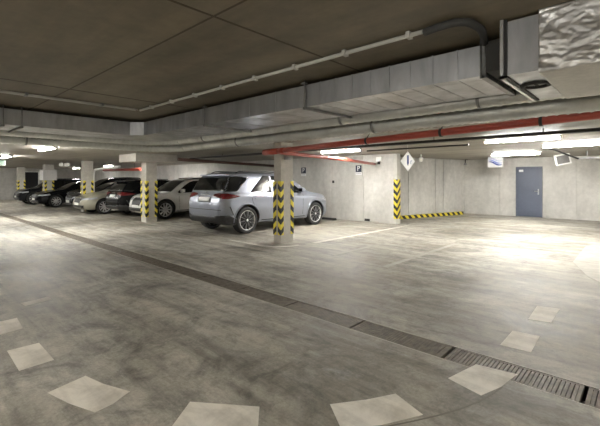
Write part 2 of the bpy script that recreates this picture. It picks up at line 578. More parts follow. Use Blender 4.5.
patch([(500, 345), (512.5, 331), (540, 336.5), (531, 352.5)], 'white floor dash just beyond the drain, on the right')
patch([(528, 319.5), (537, 306), (560, 309), (551, 323)], 'faint white floor dash farthest beyond the drain on the right')
patch([(448, 378.5), (476, 364.5), (517.5, 374.5), (501, 387), (481, 395.7)], 'white floor dash touching the near edge of the drain on the right')
patch([(330, 404.5), (366, 400), (395.6, 394), (423, 415), (382, 425), (342, 431)], 'broad white floor dash cut by the bottom picture edge, right of centre')
patch([(190, 402), (259.5, 407), (257, 440), (165, 436)], 'broad white floor dash at the bottom edge, left of centre')
patch([(47.5, 393), (85.5, 376), (103, 384), (130, 391.7), (113, 404), (95, 412.5), (70, 404)], 'white floor dash at lower left with curved sides')
patch([(7, 351), (39, 343), (54, 360), (19, 371)], 'smaller white floor dash at left, second from the left edge')
patch([(-14, 325), (17, 318), (23, 328.5), (-8, 337)], 'white floor dash cut by the left picture edge')
patch([(20, 303.5), (48, 297), (52, 299.5), (25, 306)], 'thin faded streak of white paint at far left', 'paint_faint')
patch([(573, 262), (585, 247), (606, 240), (640, 250), (606, 285), (588, 277)], 'faded pale paint area at the right picture edge', 'paint_ghost')

def stripe(x0, y0, x1, y1, label, mat='paint_faint'):
    b = MB().box(-(x1 - x0) / 2, -(y1 - y0) / 2, 0, (x1 - x0) / 2, (y1 - y0) / 2, 0.002)
    o = b.build('parking_line', M[mat], None, ((x0 + x1) / 2, (y0 + y1) / 2, 0.0005))
    return tag(o, label, 'parking line', 'parking bay lines')
stripe(-6.06, 6.95, -5.93, 11.8, 'faded bay line running from the front pillar to the partition wall end', 'paint_faint')
stripe(-4.78, 6.1, -4.68, 11.2, 'faint bay line on the open floor, middle of three', 'paint_ghost')
stripe(-3.48, 5.9, -3.38, 9.4, 'faint bay line nearest the grey door', 'paint_ghost')
b = MB()
arc = [(-7.9, 5.82), (-6.7, 5.82)] + [(-6.7 + 0.7 * math.sin(t), 6.52 - 0.7 * math.cos(t)) for t in np.linspace(0.1, PI / 2, 8)]
inn = [(-7.9, 5.93), (-6.7, 5.93)] + [(-6.7 + 0.59 * math.sin(t), 6.52 - 0.59 * math.cos(t)) for t in np.linspace(0.1, PI / 2, 8)]
for i in range(len(arc) - 1):
    b.prism([(p[0] + 6.7, p[1] - 5.9) for p in (arc[i], arc[i + 1], inn[i + 1], inn[i])], 0, 0.0022)
o = b.build('parking_line', M['paint_faint'], None, (-6.7, 5.9, 0.0005))
tag(o, 'curved pale bay line on the floor in front of the nearest pillar', 'parking line', 'parking bay lines')
# thin dark arc, the worn edge of an old turning line
b = MB()
arcpts = [R(*p) for p in [(502, 387), (492, 394.5), (478, 402), (460, 409), (438, 415.5), (412, 421.5), (380, 428), (350, 433)]]
for i in range(len(arcpts) - 1):
    p, q = Vector(arcpts[i]), Vector(arcpts[i + 1])
    t = (q - p).normalized()
    n2 = Vector((-t.y, t.x)) * 0.006
    b.prism([tuple(p - n2), tuple(q - n2), tuple(q + n2), tuple(p + n2)], 0.0003, 0.001)
tag(b.build('floor_line', plain('dark_floor_line', (0.19, 0.17, 0.14), 0.8)), 'thin dark arc on the floor curving below the white dashes', 'floor line')

# ------------------------------------------------------------------ pillars
def guard(parent, x, y, sx, sy, wx, wy, z0=0.19, z1=1.5):
    """foam corner guard: origin on the corner, wings run along -sx and -sy"""
    b = MB()
    t = 0.012
    xa, xb = sorted((sx * t, -sx * wx))
    b.box(min(xa, xb), min(0, sy * t), z0, max(xa, xb), max(0, sy * t), z1)
    ya, yb = sorted((0, -sy * wy))
    b.box(min(0, sx * t), ya, z0, max(0, sx * t), yb, z1)
    return b.build('corner_guard', M['chevron'], parent, (x, y, 0))

def pillar(cx, cy, wx, wy, label, cap=None, deep=None):
    t = thing('concrete_pillar', label, 'pillar', (cx, cy, 0), 0, 'row of concrete pillars')
    top = SOFFIT if not cap else cap[4]
    MB().box(-wx / 2, -wy / 2, 0, wx / 2, wy / 2, top, 0.008).build('shaft', M['pillar'], t)
    if cap:
        x0, y0, x1, y1, z = cap
        MB().box(x0 - cx, y0 - cy, z, x1 - cx, y1 - cy, SOFFIT).build('capital', M['pillar'], t)
    if deep:
        w_, d_, z0, z1 = deep
        MB().box(-w_ / 2, -d_ / 2, z0, w_ / 2, d_ / 2, z1).build('box_head', M['foil_pale'], t)
    for sx in (-1, 1):
        for sy in (-1, 1):
            guard(t, sx * wx / 2, sy * wy / 2, sx, sy, min(0.09, wx / 2 - 0.004), min(0.09, wy / 2 - 0.004))
    return t

pillar(-6.685, 6.63, 0.24, 0.43, 'nearest concrete pillar, in front of the silver car')
pillar(-13.5, 6.45, 0.40, 0.41, 'concrete pillar with a wide flat capital beside the white car', (-14.33, 5.71, -12.92, 7.24, 2.18))
pillar(-20.1, 6.5, 0.40, 0.42, 'concrete pillar behind the champagne car bonnet')
pillar(-26.55, 6.45, 0.52, 0.45, 'far pillar with a pale box head among the black cars', None, (0.78, 0.7, 1.52, 2.12))
pillar(-33.3, 6.4, 0.42, 0.42, 'farthest pillar, beside the dark doorway')

# guard on the end of the partition wall
g = MB()
g.box(-0.125, -0.012, 0.18, 0.012, 0, 1.55).box(0, 0, 0.18, 0.012, 0.22, 1.55)
tag(g.build('corner_guard', M['chevron'], None, (PX, PW, 0)), 'yellow and black chevron guard on the end of the partition wall', 'corner guard')
# striped kerb at the foot of the side wall
ka, kb = Vector(R(401, 219.2)), Vector(R(463.5, 214.4))
kd = (kb - ka)
kl = kd.length
b = MB()
b.prism([(0, 0), (kl, 0), (kl, 0.12), (0, 0.12)], 0, 0.13)
o = b.build('striped_kerb', M['hazard'], None, (ka.x, ka.y, 0))
o.rotation_euler = (0, 0, math.atan2(kd.y, kd.x))
tag(o, 'low yellow and black striped kerb along the foot of the side wall', 'kerb')

# ------------------------------------------------------------------ strip lights
TUBE = {}
def tube_mat(wt):
    if wt not in TUBE:
        TUBE[wt] = glow('lit_tube', (1.0, 0.98, 0.935), wt * 1.25)
    return TUBE[wt]
def fluorescent(x, y, z, watts, label, L=1.5, rods=0.0):
    t = thing('strip_light', label, 'ceiling light', (x, y, z), 0, 'fluorescent strip lights')
    MB().box(-L / 2, -0.06, -0.035, L / 2, 0.06, -0.001, 0.006).build('housing', M['white_plastic'], t)
    for sy in (-0.032, 0.032):
        MB().tube([(-L / 2 + 0.04, sy, -0.056), (L / 2 - 0.04, sy, -0.056)], 0.014, 8).build('tube', tube_mat(watts), t)
    MB().box(-L / 2, -0.055, -0.075, -L / 2 + 0.03, 0.055, -0.036).build('end_cap', M['white_plastic'], t)
    MB().box(L / 2 - 0.03, -0.055, -0.075, L / 2, 0.055, -0.036).build('end_cap', M['white_plastic'], t)
    for up in ((0, 1) if rods else (0,)):  # rod-hung fill lights get an added upward light to brighten the ceiling
        ld = bpy.data.lights.new('tube_light', 'AREA')
        ld.shape = 'RECTANGLE'
        ld.size, ld.size_y = L - 0.1, 0.1
        ld.energy = watts * (0.15 if not up else 1.0)
        ld.color = (1.0, 0.98, 0.935)
        lo = link(bpy.data.objects.new('tube_light', ld))
        lo.parent = t
        lo.location = (0, 0, -0.08 if not up else 0.03)
        if up:
            lo.rotation_euler = (PI, 0, 0)
    if rods:
        for xx in (-0.5, 0.5):
            MB().tube([(xx, 0, 0), (xx, 0, rods)], 0.008, 6).build('rod', M['steel'], t)
    return t
for a in FILL_PENDANTS:
    fluorescent(*a, rods=CEIL - a[2])
for a in LAMPS:
    fluorescent(*a)

# ------------------------------------------------------------------ rectangular duct
YD0, YD1, ZD0, ZD1 = 4.2, 5.3, 2.62, 2.94
XD0, XD1 = -10.4, -9.3                # left arm
XE = -1.27                            # right end of the long run
duct = thing('ventilation_duct', 'long galvanised rectangular duct turning a corner under the ceiling', 'duct', (-9.07, 4.2, ZD0))
ox, oy, oz = -9.07, 4.2, ZD0
dz = ZD1 - ZD0
def dsec(x0, y0, x1, y1, ribs):
    b = MB()
    b.box(x0 - ox, y0 - oy, 0, x1 - ox, y1 - oy, dz)
    for ax, p in ribs:
        if ax == 'x':
            b.box(p - ox - 0.006, y0 - oy - 0.007, -0.007, p - ox + 0.006, y1 - oy + 0.007, dz + 0.007)
        else:
            b.box(x0 - ox - 0.007, p - oy - 0.006, -0.007, x1 - ox + 0.007, p - oy + 0.006, dz + 0.007)
    return b.build('duct_section', M['galv'], duct)
xs = [-9.07, -6.39, -3.76, XE]
for i in range(3):
    n = 4 if i < 2 else 9
    dsec(xs[i] + 0.004, YD0, xs[i + 1] - 0.004, YD1, [('x', xs[i] + (xs[i + 1] - xs[i]) * (k + 1) / n) for k in range(n - 1)])
ys = [3.965, 1.8, -1.2, -5.0]
for i in range(3):
    dsec(XD0, ys[i + 1] + 0.004, XD1, ys[i] - 0.004, [('y', ys[i] - (ys[i] - ys[i + 1]) * (k + 1) / 6) for k in range(5)])
b = MB()
b.prism([(0, 0), (-0.235, -0.235), (XD0 - ox, -0.235), (XD0 - ox, YD1 - oy), (0, YD1 - oy)], 0.001, dz - 0.001)
b.build('corner_piece', M['galv'], duct)
def hanger(x, y0, y1, along='y', bright=True):
    """bottom channel with a threaded rod at each end"""
    b = MB()
    if along == 'y':
        b.box(x - ox - 0.02, y0 - oy - 0.05, -0.045, x - ox + 0.02, y1 - oy + 0.05, -0.008)
        for yy in (y0 - 0.03, y1 + 0.03):
            b.tube([(x - ox, yy - oy, -0.05), (x - ox, yy - oy, CEIL - oz)], 0.011, 8)
        b.box(x - ox - 0.035, y0 - oy - 0.03 - 0.035, dz + 0.01, x - ox + 0.035, y0 - oy + 0.005, dz + 0.03)
    else:
        b.box(y0 - ox - 0.05, x - oy - 0.02, -0.045, y1 - ox + 0.05, x - oy + 0.02, -0.008)
        for yy in (y0 - 0.03, y1 + 0.03):
            b.tube([(yy - ox, x - oy, -0.05), (yy - ox, x - oy, CEIL - oz)], 0.011, 8)
    return b.build('hanger', M['galv_dark'], duct)
for x in (-6.39, -3.76):
    hanger(x, YD0, YD1)
for y in (1.8, 1.5):
    hanger(y, XD0, XD1, 'x')
# flange frame at the open right end, with its bottom strap
b = MB()
for y in (YD0 - 0.03, YD1):
    b.box(XE - ox - 0.03, y - oy, -0.03, XE - ox + 0.03, y - oy + 0.03, dz + 0.03)
b.box(XE - ox - 0.03, YD0 - oy - 0.03, -0.03, XE - ox + 0.03, YD1 - oy + 0.03, 0)
b.box(XE - ox - 0.03, YD0 - oy - 0.03, dz, XE - ox + 0.03, YD1 - oy + 0.03, dz + 0.03)
for px_ in (-0.022, 0.022):
    b.tube([(XE - ox + px_, YD0 - oy - 0.045, -0.04), (XE - ox + px_, YD0 - oy - 0.045, dz + 0.03)], 0.008, 8)
b.build('end_flange', M['galv_dark'], duct)

# box and foil-wrapped duct at the right
YB0, YB1, ZB0, ZB1 = 3.83, 5.2, 2.485, 2.975
XB0, XF0 = -0.98, -0.705
bx = thing('insulated_duct', 'foil-wrapped duct with a bare metal box at the upper right', 'duct', (XB0, YB0, ZB0))
hz = ZB1 - ZB0
MB().box(0, 0, 0, XF0 - XB0 + 0.02, YB1 - YB0, hz).build('metal_box', M['galv'], bx)
MB().box(XE + 0.035 - XB0, 0.30, 0.15, -0.012, YB1 - YB0 - 0.04, hz - 0.03).build('flexible_connector', M['canvas'], bx)
b = MB()
b.box(-0.035, -0.03, -0.03, -0.005, 0, hz + 0.02).box(-0.035, -0.03, -0.03, -0.005, YB1 - YB0, 0)
b.build('flange', M['steel'], bx)
b = MB()
b.box(-0.004, -0.012, -0.02, 0.02, 0, hz + 0.02).box(-0.004, -0.012, -0.02, 0.02, YB1 - YB0, 0)
b.build('flange', M['dark_steel'], bx)
# foil jacket: a crinkled shell, denser than it is smooth
bmf = bmesh.new()
NX, NP = 260, 56
x_len = 3.0
prof = []
per = [(-0.045, -0.03), (-0.045, hz + 0.022), (YB1 - YB0 + 0.04, hz + 0.022), (YB1 - YB0 + 0.04, -0.03)]
segl = [52, 8, 16, 30]
for i in range(4):
    a, c = per[i], per[(i + 1) % 4]
    for k in range(segl[i]):
        t = k / segl[i]
        prof.append((a[0] + (c[0] - a[0]) * t, a[1] + (c[1] - a[1]) * t, i))
from mathutils import noise as mnoise
rows = []
for i in range(NX + 1):
    xx = XF0 - XB0 + x_len * i / NX
    row = []
    for (y, z, side) in prof:
        amp = 0.034 if side == 0 else 0.010
        p = Vector((xx * 11 + z * 9, y * 9, z * 15 - xx * 4))
        q = mnoise.noise(p * 0.35) * 0.55 + mnoise.turbulence(p * 0.8, 4, True, noise_basis='PERLIN_ORIGINAL', amplitude_scale=0.6, frequency_scale=2.1) * 0.45
        dv = q * amp
        yy, zz = y, z
        if side == 0:
            yy -= dv
        elif side == 1:
            zz += 0
        elif side == 2:
            yy += dv
        else:
            zz -= abs(dv) * 0.4
        row.append(bmf.verts.new((xx, yy, zz)))
    rows.append(row)
n = len(prof)
for i in range(NX):
    for k in range(n):
        f = bmf.faces.new((rows[i][k], rows[i][(k + 1) % n], rows[i + 1][(k + 1) % n], rows[i + 1][k]))
        f.smooth = True
        f.material_index = 1 if prof[k][2] == 3 else 0
bmf.faces.new(list(reversed(rows[0])))
bmf.faces.new(rows[-1])
mbf = MB()
mbf.bm.free()
mbf.bm = bmf
mbf.build('foil_wrap', [M['foil'], M['foil_pale']], bx)
# round damper below the box
b = MB()
Md = Matrix.Translation((0.145, 0.53, -0.012))
b.lathe([(0.095, 0.012), (0.095, -0.012), (0.13, -0.012), (0.13, 0.012)], 32, Md)
b.box(0.135, 0.435, -0.012, 0.155, 0.625, 0.0)
b.build('damper', M['canvas'], bx)

# ------------------------------------------------------------------ spiral ducts
def bend_path(Y, X, z, x_end, y_end, rad, step=0.03):
    pts = []
    x = x_end
    while x > X + rad:
        pts.append((x, Y, z))
        x -= step
    na = max(8, int(rad * PI / 2 / step))
    for i in range(na + 1):
        t = PI / 2 * i / na
        pts.append((X + rad - rad * math.sin(t), Y - rad + rad * math.cos(t), z))
    y = Y - rad - step
    while y > y_end:
        pts.append((X, y, z))
        y -= step
    return pts
def spiral_duct(Y, X, z, r, label, collars_x, collars_y, x_end=4.0, y_end=-5.0):
    t = thing('spiral_duct', label, 'duct', (X + 1.0, Y, z), 0, 'round spiral ducts')
    o_ = Vector((X + 1.0, Y, z))
    pts = [Vector(p) - o_ for p in bend_path(Y, X, z, x_end, y_end, 1.0)]
    rr = []
    b = MB()
    seg = 18
    rings = []
    bm = b.bm
    dist = 0.0
    pitch = 0.12
    for i, p in enumerate(pts):
        if i:
            dist += (pts[i] - pts[i - 1]).length
        tg = (pts[min(i + 1, len(pts) - 1)] - pts[max(i - 1, 0)]).normalized()
        up = Vector((0, 0, 1))
        sd = tg.cross(up)
        ring = []
        for k in range(seg):
            a = 2 * PI * k / seg
            ph = (dist / pitch + k / seg) % 1.0
            rk = r + (0.009 if ph < 0.26 else 0.0)
            ring.append(bm.verts.new(p + (up * math.cos(a) + sd * math.sin(a)) * rk))
        rings.append(ring)
    for i in range(len(rings) - 1):
        for k in range(seg):
            f = bm.faces.new((rings[i][k], rings[i][(k + 1) % seg], rings[i + 1][(k + 1) % seg], rings[i + 1][k]))
            f.smooth = True
    bm.faces.new(list(reversed(rings[0])))
    bm.faces.new(rings[-1])
    b.build('spiral_tube', M['spiral'], t)
    for x in collars_x:
        c = MB()
        c.tube([(x - o_.x - 0.02, 0, 0), (x - o_.x + 0.02, 0, 0)], r + 0.014, 20)
        c.tube([(x - o_.x, 0, r), (x - o_.x, 0, (CEIL if Y < Y_STEP else SOFFIT) - z)], 0.007, 6)
        c.build('collar', M['galv_dark'], t)
    for y in collars_y:
        c = MB()
        c.tube([(X - o_.x, y - Y - 0.02, 0), (X - o_.x, y - Y + 0.02, 0)], r + 0.014, 20)
        c.tube([(X - o_.x, y - Y, r), (X - o_.x, y - Y, CEIL - z)], 0.007, 6)
        c.build('collar', M['galv_dark'], t)
spiral_duct(5.5, -10.62, 2.63, 0.112, 'upper round spiral duct beside the rectangular duct', [x_at(342.5, 5.5), x_at(205, 5.5), x_at(480, 5.5)], [1.0])
spiral_duct(5.87, -10.98, 2.49, 0.118, 'lower round spiral duct above the red pipe', [x_at(375, 5.87), x_at(239, 5.87)], [2.2])

# ------------------------------------------------------------------ red pipe and its branch
def zr(x):
    return 2.18 + (x + 6.67) * 0.0272
pipe = thing('drain_pipe', 'long red-brown waste pipe under the soffit passing the front pillar', 'pipe', (-6.75, 6.02, 2.18))
rel = lambda x, y, z: (x + 6.75, y - 6.02, z - 2.18)
MB().tube([rel(x, 6.02, zr(x)) for x in (-6.6, -4, -1, 2, 5)], 0.058, 16).build('pipe_run', M['red_pipe'], pipe)
e = MB()
e.tube([rel(-6.72, 6.02, zr(-6.72)), rel(-6.25, 6.02, zr(-6.25))], 0.07, 16)
e.tube([rel(-6.2, 6.02, zr(-6.2)), rel(-6.05, 6.02, zr(-6.05))], 0.066, 16)
e.build('pipe_socket', M['red_pipe'], pipe)
MB().tube([rel(-6.4, 6.05, 2.19), rel(-6.42, 6.25, 2.185), rel(-6.45, 6.5, 2.18), rel(-6.75, 9.0, 2.15), rel(-7.32, 11.88, 2.11)], 0.05, 16).build('pipe_branch', M['red_pipe'], pipe)
for px_ in (441, 541, 367):
    x = x_at(px_, 6.02)
    c = MB()
    c.tube([rel(x - 0.02, 6.02, zr(x)), rel(x + 0.02, 6.02, zr(x))], 0.07, 16)
    c.tube([rel(x, 6.02, zr(x) + 0.06), rel(x, 6.16, SOFFIT)], 0.008, 6)
    c.build('pipe_clamp', M['dark_steel'], pipe)

def pipe_thing(name, pts, r, mat, label, cat, seg=12):
    p0 = Vector(pts[0])
    o = MB().tube([Vector(p) - p0 for p in pts], r, seg).build(name, mat, None, p0)
    return tag(o, label, cat)
pipe_thing('water_pipe', [(-12.4, 7.0, 2.27), (-12.2, 11.88, 2.14)], 0.055, M['brown_pipe'], 'dark brown pipe under the soffit above the silver car', 'pipe')
fx0, fx1 = x_at(104, 9.0), x_at(141, 9.0)
fp = thing('fire_pipe', 'short red pipe seen left of the pillar with the capital', 'pipe', (fx0, 9.0, 2.12))
MB().tube([(0, 0, 0.02), (fx1 - fx0, 0, -0.03)], 0.075, 14).build('pipe_run', M['red_pipe'], fp)
for k in (0.15, 0.5, 0.85):
    MB().tube([((fx1 - fx0) * k, 0, 0), ((fx1 - fx0) * k, 0, SOFFIT - 2.12)], 0.01, 6).build('hanger_rod', M['dark_steel'], fp)
wp = [(-17.0, 6.8, 2.12), (-18.9, 6.8, 2.07), (-19.75, 6.79, 2.04), (-19.98, 6.78, 1.98), (-20.05, 6.77, 1.8), (-20.06, 6.77, 0.02)]
pipe_thing('white_pipe', wp, 0.05, M['white_plastic'], 'white pipe bending down the back of the pillar by the champagne car', 'pipe')

# cable tray across the bays
tr = thing('cable_tray', 'dark cable tray running below the soffit across the parking bays', 'cable tray', (-4, 7.9, 2.33))
MB().box(-9.0, -0.09, 0, 6.5, -0.085, 0.05).box(-9.0, 0.085, 0, 6.5, 0.09, 0.05).box(-9.0, -0.09, 0, 6.5, 0.09, 0.006).build('tray', M['dark_steel'], tr)
c = MB()
for k in range(3):
    c.tube([(-9.0, -0.05 + 0.045 * k, 0.022), (6.5, -0.05 + 0.045 * k, 0.022)], 0.015, 8)
c.build('cables', M['black_rubber'], tr)
for x in (-7, -4, -1.2, 0.6, 2.6, 5):
    MB().tube([(x, 0, 0), (x, 0, SOFFIT - 2.33)], 0.008, 6).build('hanger_rod', M['dark_steel'], tr)
pipe_thing('conduit_pipe', [(-5.3, 8.25, 2.27), (-2.8, 8.25, 2.27)], 0.018, M['dark_steel'], 'thin dark conduit just below the cable tray', 'conduit', 8)

# ------------------------------------------------------------------ conduits under the high ceiling
cd = thing('conduit', 'pale conduit clipped to the high ceiling in front of the long duct', 'conduit', (-7.72, 3.5, CEIL - 0.035))
MB().tube([(0, 0, 0), (6.14, 0, 0)], 0.022, 10).build('conduit_run', M['conduit'], cd)
for k in range(8):
    x = 0.5 + k * 0.78
    MB().box(x - 0.02, -0.04, -0.03, x + 0.02, 0.04, 0.033).build('saddle_clip', M['conduit'], cd)
c2 = thing('conduit', 'pair of thin conduits on the ceiling above the left arm of the duct', 'conduit', (-7.74, 3.44, CEIL - 0.03))
MB().tube([(0.03, 0, 0), (0.03, -7, 0)], 0.016, 8).tube([(-0.06, 0, 0), (-0.06, -7, 0)], 0.014, 8).build('conduit_run', M['conduit'], c2)
for k in range(5):
    MB().box(-0.09, -0.7 - k * 1.2, -0.02, 0.06, -0.66 - k * 1.2, 0.029).build('saddle_clip', M['galv_dark'], c2)
hose = [(-1.6, 3.5, CEIL - 0.045), (-1.44, 3.48, CEIL - 0.042), (-1.29, 3.48, CEIL - 0.045), (-1.2, 3.56, CEIL - 0.05), (-1.17, 3.75, CEIL - 0.055), (-1.2, 3.95, CEIL - 0.06), (-1.24, 4.1, CEIL - 0.075)]
def smooth_path(p, n=6):
    P = [np.array(q, float) for q in p]
    P = [2 * P[0] - P[1]] + P + [2 * P[-1] - P[-2]]
    out = []
    for i in range(1, len(P) - 2):
        for k in range(n):
            t = k / n
            out.append(tuple(0.5 * ((2 * P[i]) + (-P[i - 1] + P[i + 1]) * t + (2 * P[i - 1] - 5 * P[i] + 4 * P[i + 1] - P[i + 2]) * t * t + (-P[i - 1] + 3 * P[i] - 3 * P[i + 1] + P[i + 2]) * t ** 3)))
    out.append(tuple(P[-2]))
    return out
pipe_thing('cable_hose', smooth_path(hose), 0.036, M['canvas'], 'thick dark hose arching from the conduit down to the duct flange', 'hose')

# ------------------------------------------------------------------ signs and small fittings
def text_mesh(txt, size, depth):
    cu = bpy.data.curves.new('letter', 'FONT')
    cu.body = txt
    cu.size = size
    cu.extrude = depth
    cu.align_x = 'CENTER'
    cu.align_y = 'CENTER'
    cu.resolution_u = 3
    o = bpy.data.objects.new('letter_curve', cu)
    C.objects.link(o)
    bpy.context.view_layer.update()
    me = bpy.data.meshes.new_from_object(o.evaluated_get(bpy.context.evaluated_depsgraph_get()))
    bpy.data.objects.remove(o)
    return me
p_mesh = text_mesh('P', 0.26, 0.002)
p_mesh.materials.clear()
p_mesh.materials.append(M['sign_white'])
def p_sign(px, ytop, label):
    X = x_at(px, PW)
    d = -X * S + PW * K
    zt = CAM_H + (HORIZON - ytop) * d / F_PX
    t = thing('parking_sign', label, 'sign', (X, PW, zt - 0.36), 0, 'parking signs on the partition wall')
    MB().box(-0.13, -0.012, 0.105, 0.13, 0, 0.36, 0.002).build('panel', M['navy'], t)
    o = link(bpy.data.objects.new('letter', p_mesh))
    o.parent = t
    o.location = (0, -0.0135, 0.235)
    o.rotation_euler = (PI / 2, 0, 0)
    s = MB().box(-0.13, -0.012, 0, 0.13, 0, 0.1, 0.002).build('number_strip', M['sign_white'], t)
    b = MB()
    for k in range(4):
        b.box(-0.09 + k * 0.05, -0.0135, 0.035, -0.06 + k * 0.05, -0.012, 0.065)
    b.build('strip_marks', M['grey_paint'], s)
p_sign(303.7, 167.5, 'small navy parking sign seen just right of the front pillar')
p_sign(358.7, 165.3, 'navy parking sign in the middle of the partition wall')

# hanging diamond
dd = 9.5
dxy = ray_d(407.7, dd)
dia = thing('diamond_sign', 'white diamond sign with a blue arrow hanging by the partition wall end', 'sign', (dxy[0], dxy[1], CAM_H + (HORIZON - 171.2) * dd / F_PX), math.radians(73))
MB().prism([(-0.25, 0.25), (0, 0), (0.25, 0.25), (0, 0.5)], -0.006, 0.006, Matrix.Rotation(PI / 2, 4, 'X')).build('panel', M['sign_white'], dia)
MB().prism([(-0.032, 0.40), (-0.032, 0.2), (0.0, 0.13), (0.032, 0.2), (0.032, 0.40)], 0.006, 0.009, Matrix.Rotation(PI / 2, 4, 'X')).build('arrow', M['sign_blue'], dia)
MB().prism([(0.085, 0.26), (0.085, 0.18), (0.11, 0.18), (0.11, 0.23), (0.14, 0.26), (0.14, 0.285)], 0.006, 0.009, Matrix.Rotation(PI / 2, 4, 'X')).build('small_mark', M['mark_pale'], dia)
MB().tube([(0, 0, 0.5), (0, 0, SOFFIT - dia.location.z)], 0.005, 6).build('wire', M['steel'], dia)

# board with blue waves on the back wall
YW = 16.4
bx0, bx1 = x_at(488.7, YW), x_at(503.3, YW)
db = -(bx0 + bx1) / 2 * S + YW * K
wz0 = CAM_H + (HORIZON - 167.2) * db / F_PX
wb = thing('wave_board', 'white board with blue wave lines hung under the soffit left of the door', 'sign', ((bx0 + bx1) / 2, YW, wz0), 0)
bw = (bx1 - bx0) / 2
MB().box(-bw, -0.12, 0, bw, 0, 0.42, 0.006).build('panel', plain('board_white', (0.6, 0.6, 0.6), 0.5), wb)
for x in (-bw * 0.8, bw * 0.8):
    MB().tube([(x, -0.06, 0.42), (x, -0.06, SOFFIT - wz0)], 0.008, 6).build('hanger_rod', M['steel'], wb)
def wave(z0, amp, th, mat, name):
    b = MB()
    n = 16
    top, bot = [], []
    for i in range(n + 1):
        t = i / n
        x = -bw * 0.86 + 1.8 * bw * t
        z = z0 - 0.1 * t + amp * math.sin(2 * PI * (t * 0.9 + 0.1))
        h = th * (0.3 + math.sin(PI * t))
        top.append((x, z + h)); bot.append((x, z - h))
    for i in range(n):
        b.prism([bot[i], bot[i + 1], top[i + 1], top[i]], 0.12, 0.124, Matrix.Rotation(PI / 2, 4, 'X'))
    b.build(name, mat, wb)
wave(0.345, 0.03, 0.008, M['wave_light'], 'wave_line')
wave(0.265, 0.035, 0.022, M['wave_light'], 'wave_line')
wave(0.195, 0.035, 0.028, M['sign_blue'], 'wave_line')

# fan heater on the back wall
hx = x_at(562.5, 15.9)
dh = -hx * S + 15.9 * K
fh = thing('fan_heater', 'white fan heater with a grey grille hung askew right of the door', 'heater', (hx, 15.9, CAM_H + (HORIZON - 165) * dh / F_PX), 0)
Mf = Matrix.Translation((0, 0, 0.21)) @ Matrix.Rotation(math.radians(-9), 4, 'Y') @ Matrix.Rotation(math.radians(14), 4, 'X') @ Matrix.Rotation(math.radians(14), 4, 'Z')
b = MB(); t = MB().box(-0.23, -0.1, -0.19, 0.23, 0.12, 0.19, 0.012); b.add(t.bm, Mf); b.build('casing', M['white_plastic'], fh)
b = MB(); t = MB().box(-0.175, -0.106, -0.14, 0.175, -0.099, 0.14); b.add(t.bm, Mf)
gr = b.build('grille', plain('heater_grille_grey', (0.10, 0.098, 0.095), 0.5), fh)
b = MB()
t = MB()
for k in range(9):
    z = -0.13 + k * 0.03
    t.box(-0.175, -0.113, z, 0.175, -0.106, z + 0.012)
b.add(t.bm, Mf)
b.build('louvre', plain('louvre_grey', (0.22, 0.215, 0.21), 0.5), gr)
MB().box(-0.03, 0.0, 0.36, 0.03, 0.06, SOFFIT - fh.location.z).build('bracket', M['dark_steel'], fh)

# small cables and rail at the right of the back wall
def P3(px, py, d):
    x, y = ray_d(px, d)
    return (x, y, CAM_H + (HORIZON - py) * d / F_PX)
pipe_thing('loose_cable', smooth_path([P3(545, 147.8, 10.5), P3(555, 150, 10.6), P3(566, 154.3, 10.7), P3(578, 158.6, 10.8)]), 0.025, M['black_rubber'], 'dark cable drooping in front of the fan heater', 'cable', 8)
rl = thing('support_rail', 'grey rail hung on a rod at the right picture edge', 'rail', (x_at(578, 15.0), 15.0, 2.2))
MB().box(0, -0.04, 0, 3.0, 0.04, 0.06).build('rail', M['galv_dark'], rl)
MB().box(0.22, -0.03, 0.06, 0.26, 0.03, SOFFIT - 2.2).build('hanger', M['galv_dark'], rl)

def small_box(name, px, py, d, sx, sy, sz, mat, label, cat, below=None, on='wall', fix=None):
    x, y, z = P3(px, py, d)
    if fix:
        x, y = fix(x, y)
    t = thing(name, label, cat, (x, y, z - sz / 2))
    MB().box(-sx / 2, -sy, 0, sx / 2, 0, sz, 0.006).build('casing', mat, t)
    if below:
        bm_ = MB().tube([(0, -sy / 2, 0.0), (0, -sy / 2, -0.10)], [0.045, 0.055], 14)
        bm_.build('lens', below, t)
    return t
small_box('alarm_lamp', 379.5, 159, 13.4, 0.17, 0.1, 0.16, M['white_plastic'], 'small white alarm lamp high on the partition wall', 'wall lamp', M['black_rubber'], fix=lambda x, y: (x_at(379.5, PW), PW))
sl = thing('spotlight', 'small grey spotlight at the top of the nearest pillar', 'spotlight', (-6.565, 6.62, 2.02))
MB().tube([(0.0, 0, 0.06), (0.08, 0, 0.06)], 0.02, 10).build('arm', M['dark_steel'], sl)
MB().tube([(0.02, -0.1, 0.05), (0.14, 0.02, 0.03)], [0.05, 0.035], 14).build('head', M['grey_paint'], sl)
vt = thing('wall_vent', 'small black vent at the foot of the partition wall', 'vent', (x_at(367.3, PW), PW, 0.02))
MB().box(-0.11, -0.015, 0, 0.11, 0, 0.09, 0.003).build('frame', M['black_rubber'], vt)
b = MB()
for k in range(3):
    b.box(-0.09, -0.02, 0.018 + k * 0.024, 0.09, -0.014, 0.028 + k * 0.024)
b.build('slat', M['dark_steel'], vt)
so = thing('wall_socket', 'small dark socket on the partition wall right of the silver car', 'socket', (x_at(333.5, PW), PW, CAM_H - 0.12))
MB().box(-0.045, -0.03, 0, 0.045, 0, 0.1, 0.006).build('plate', M['black_rubber'], so)
MB().tube([(0, -0.03, 0.05), (0, -0.042, 0.05)], 0.025, 12).build('knob', M['dark_steel'], so)
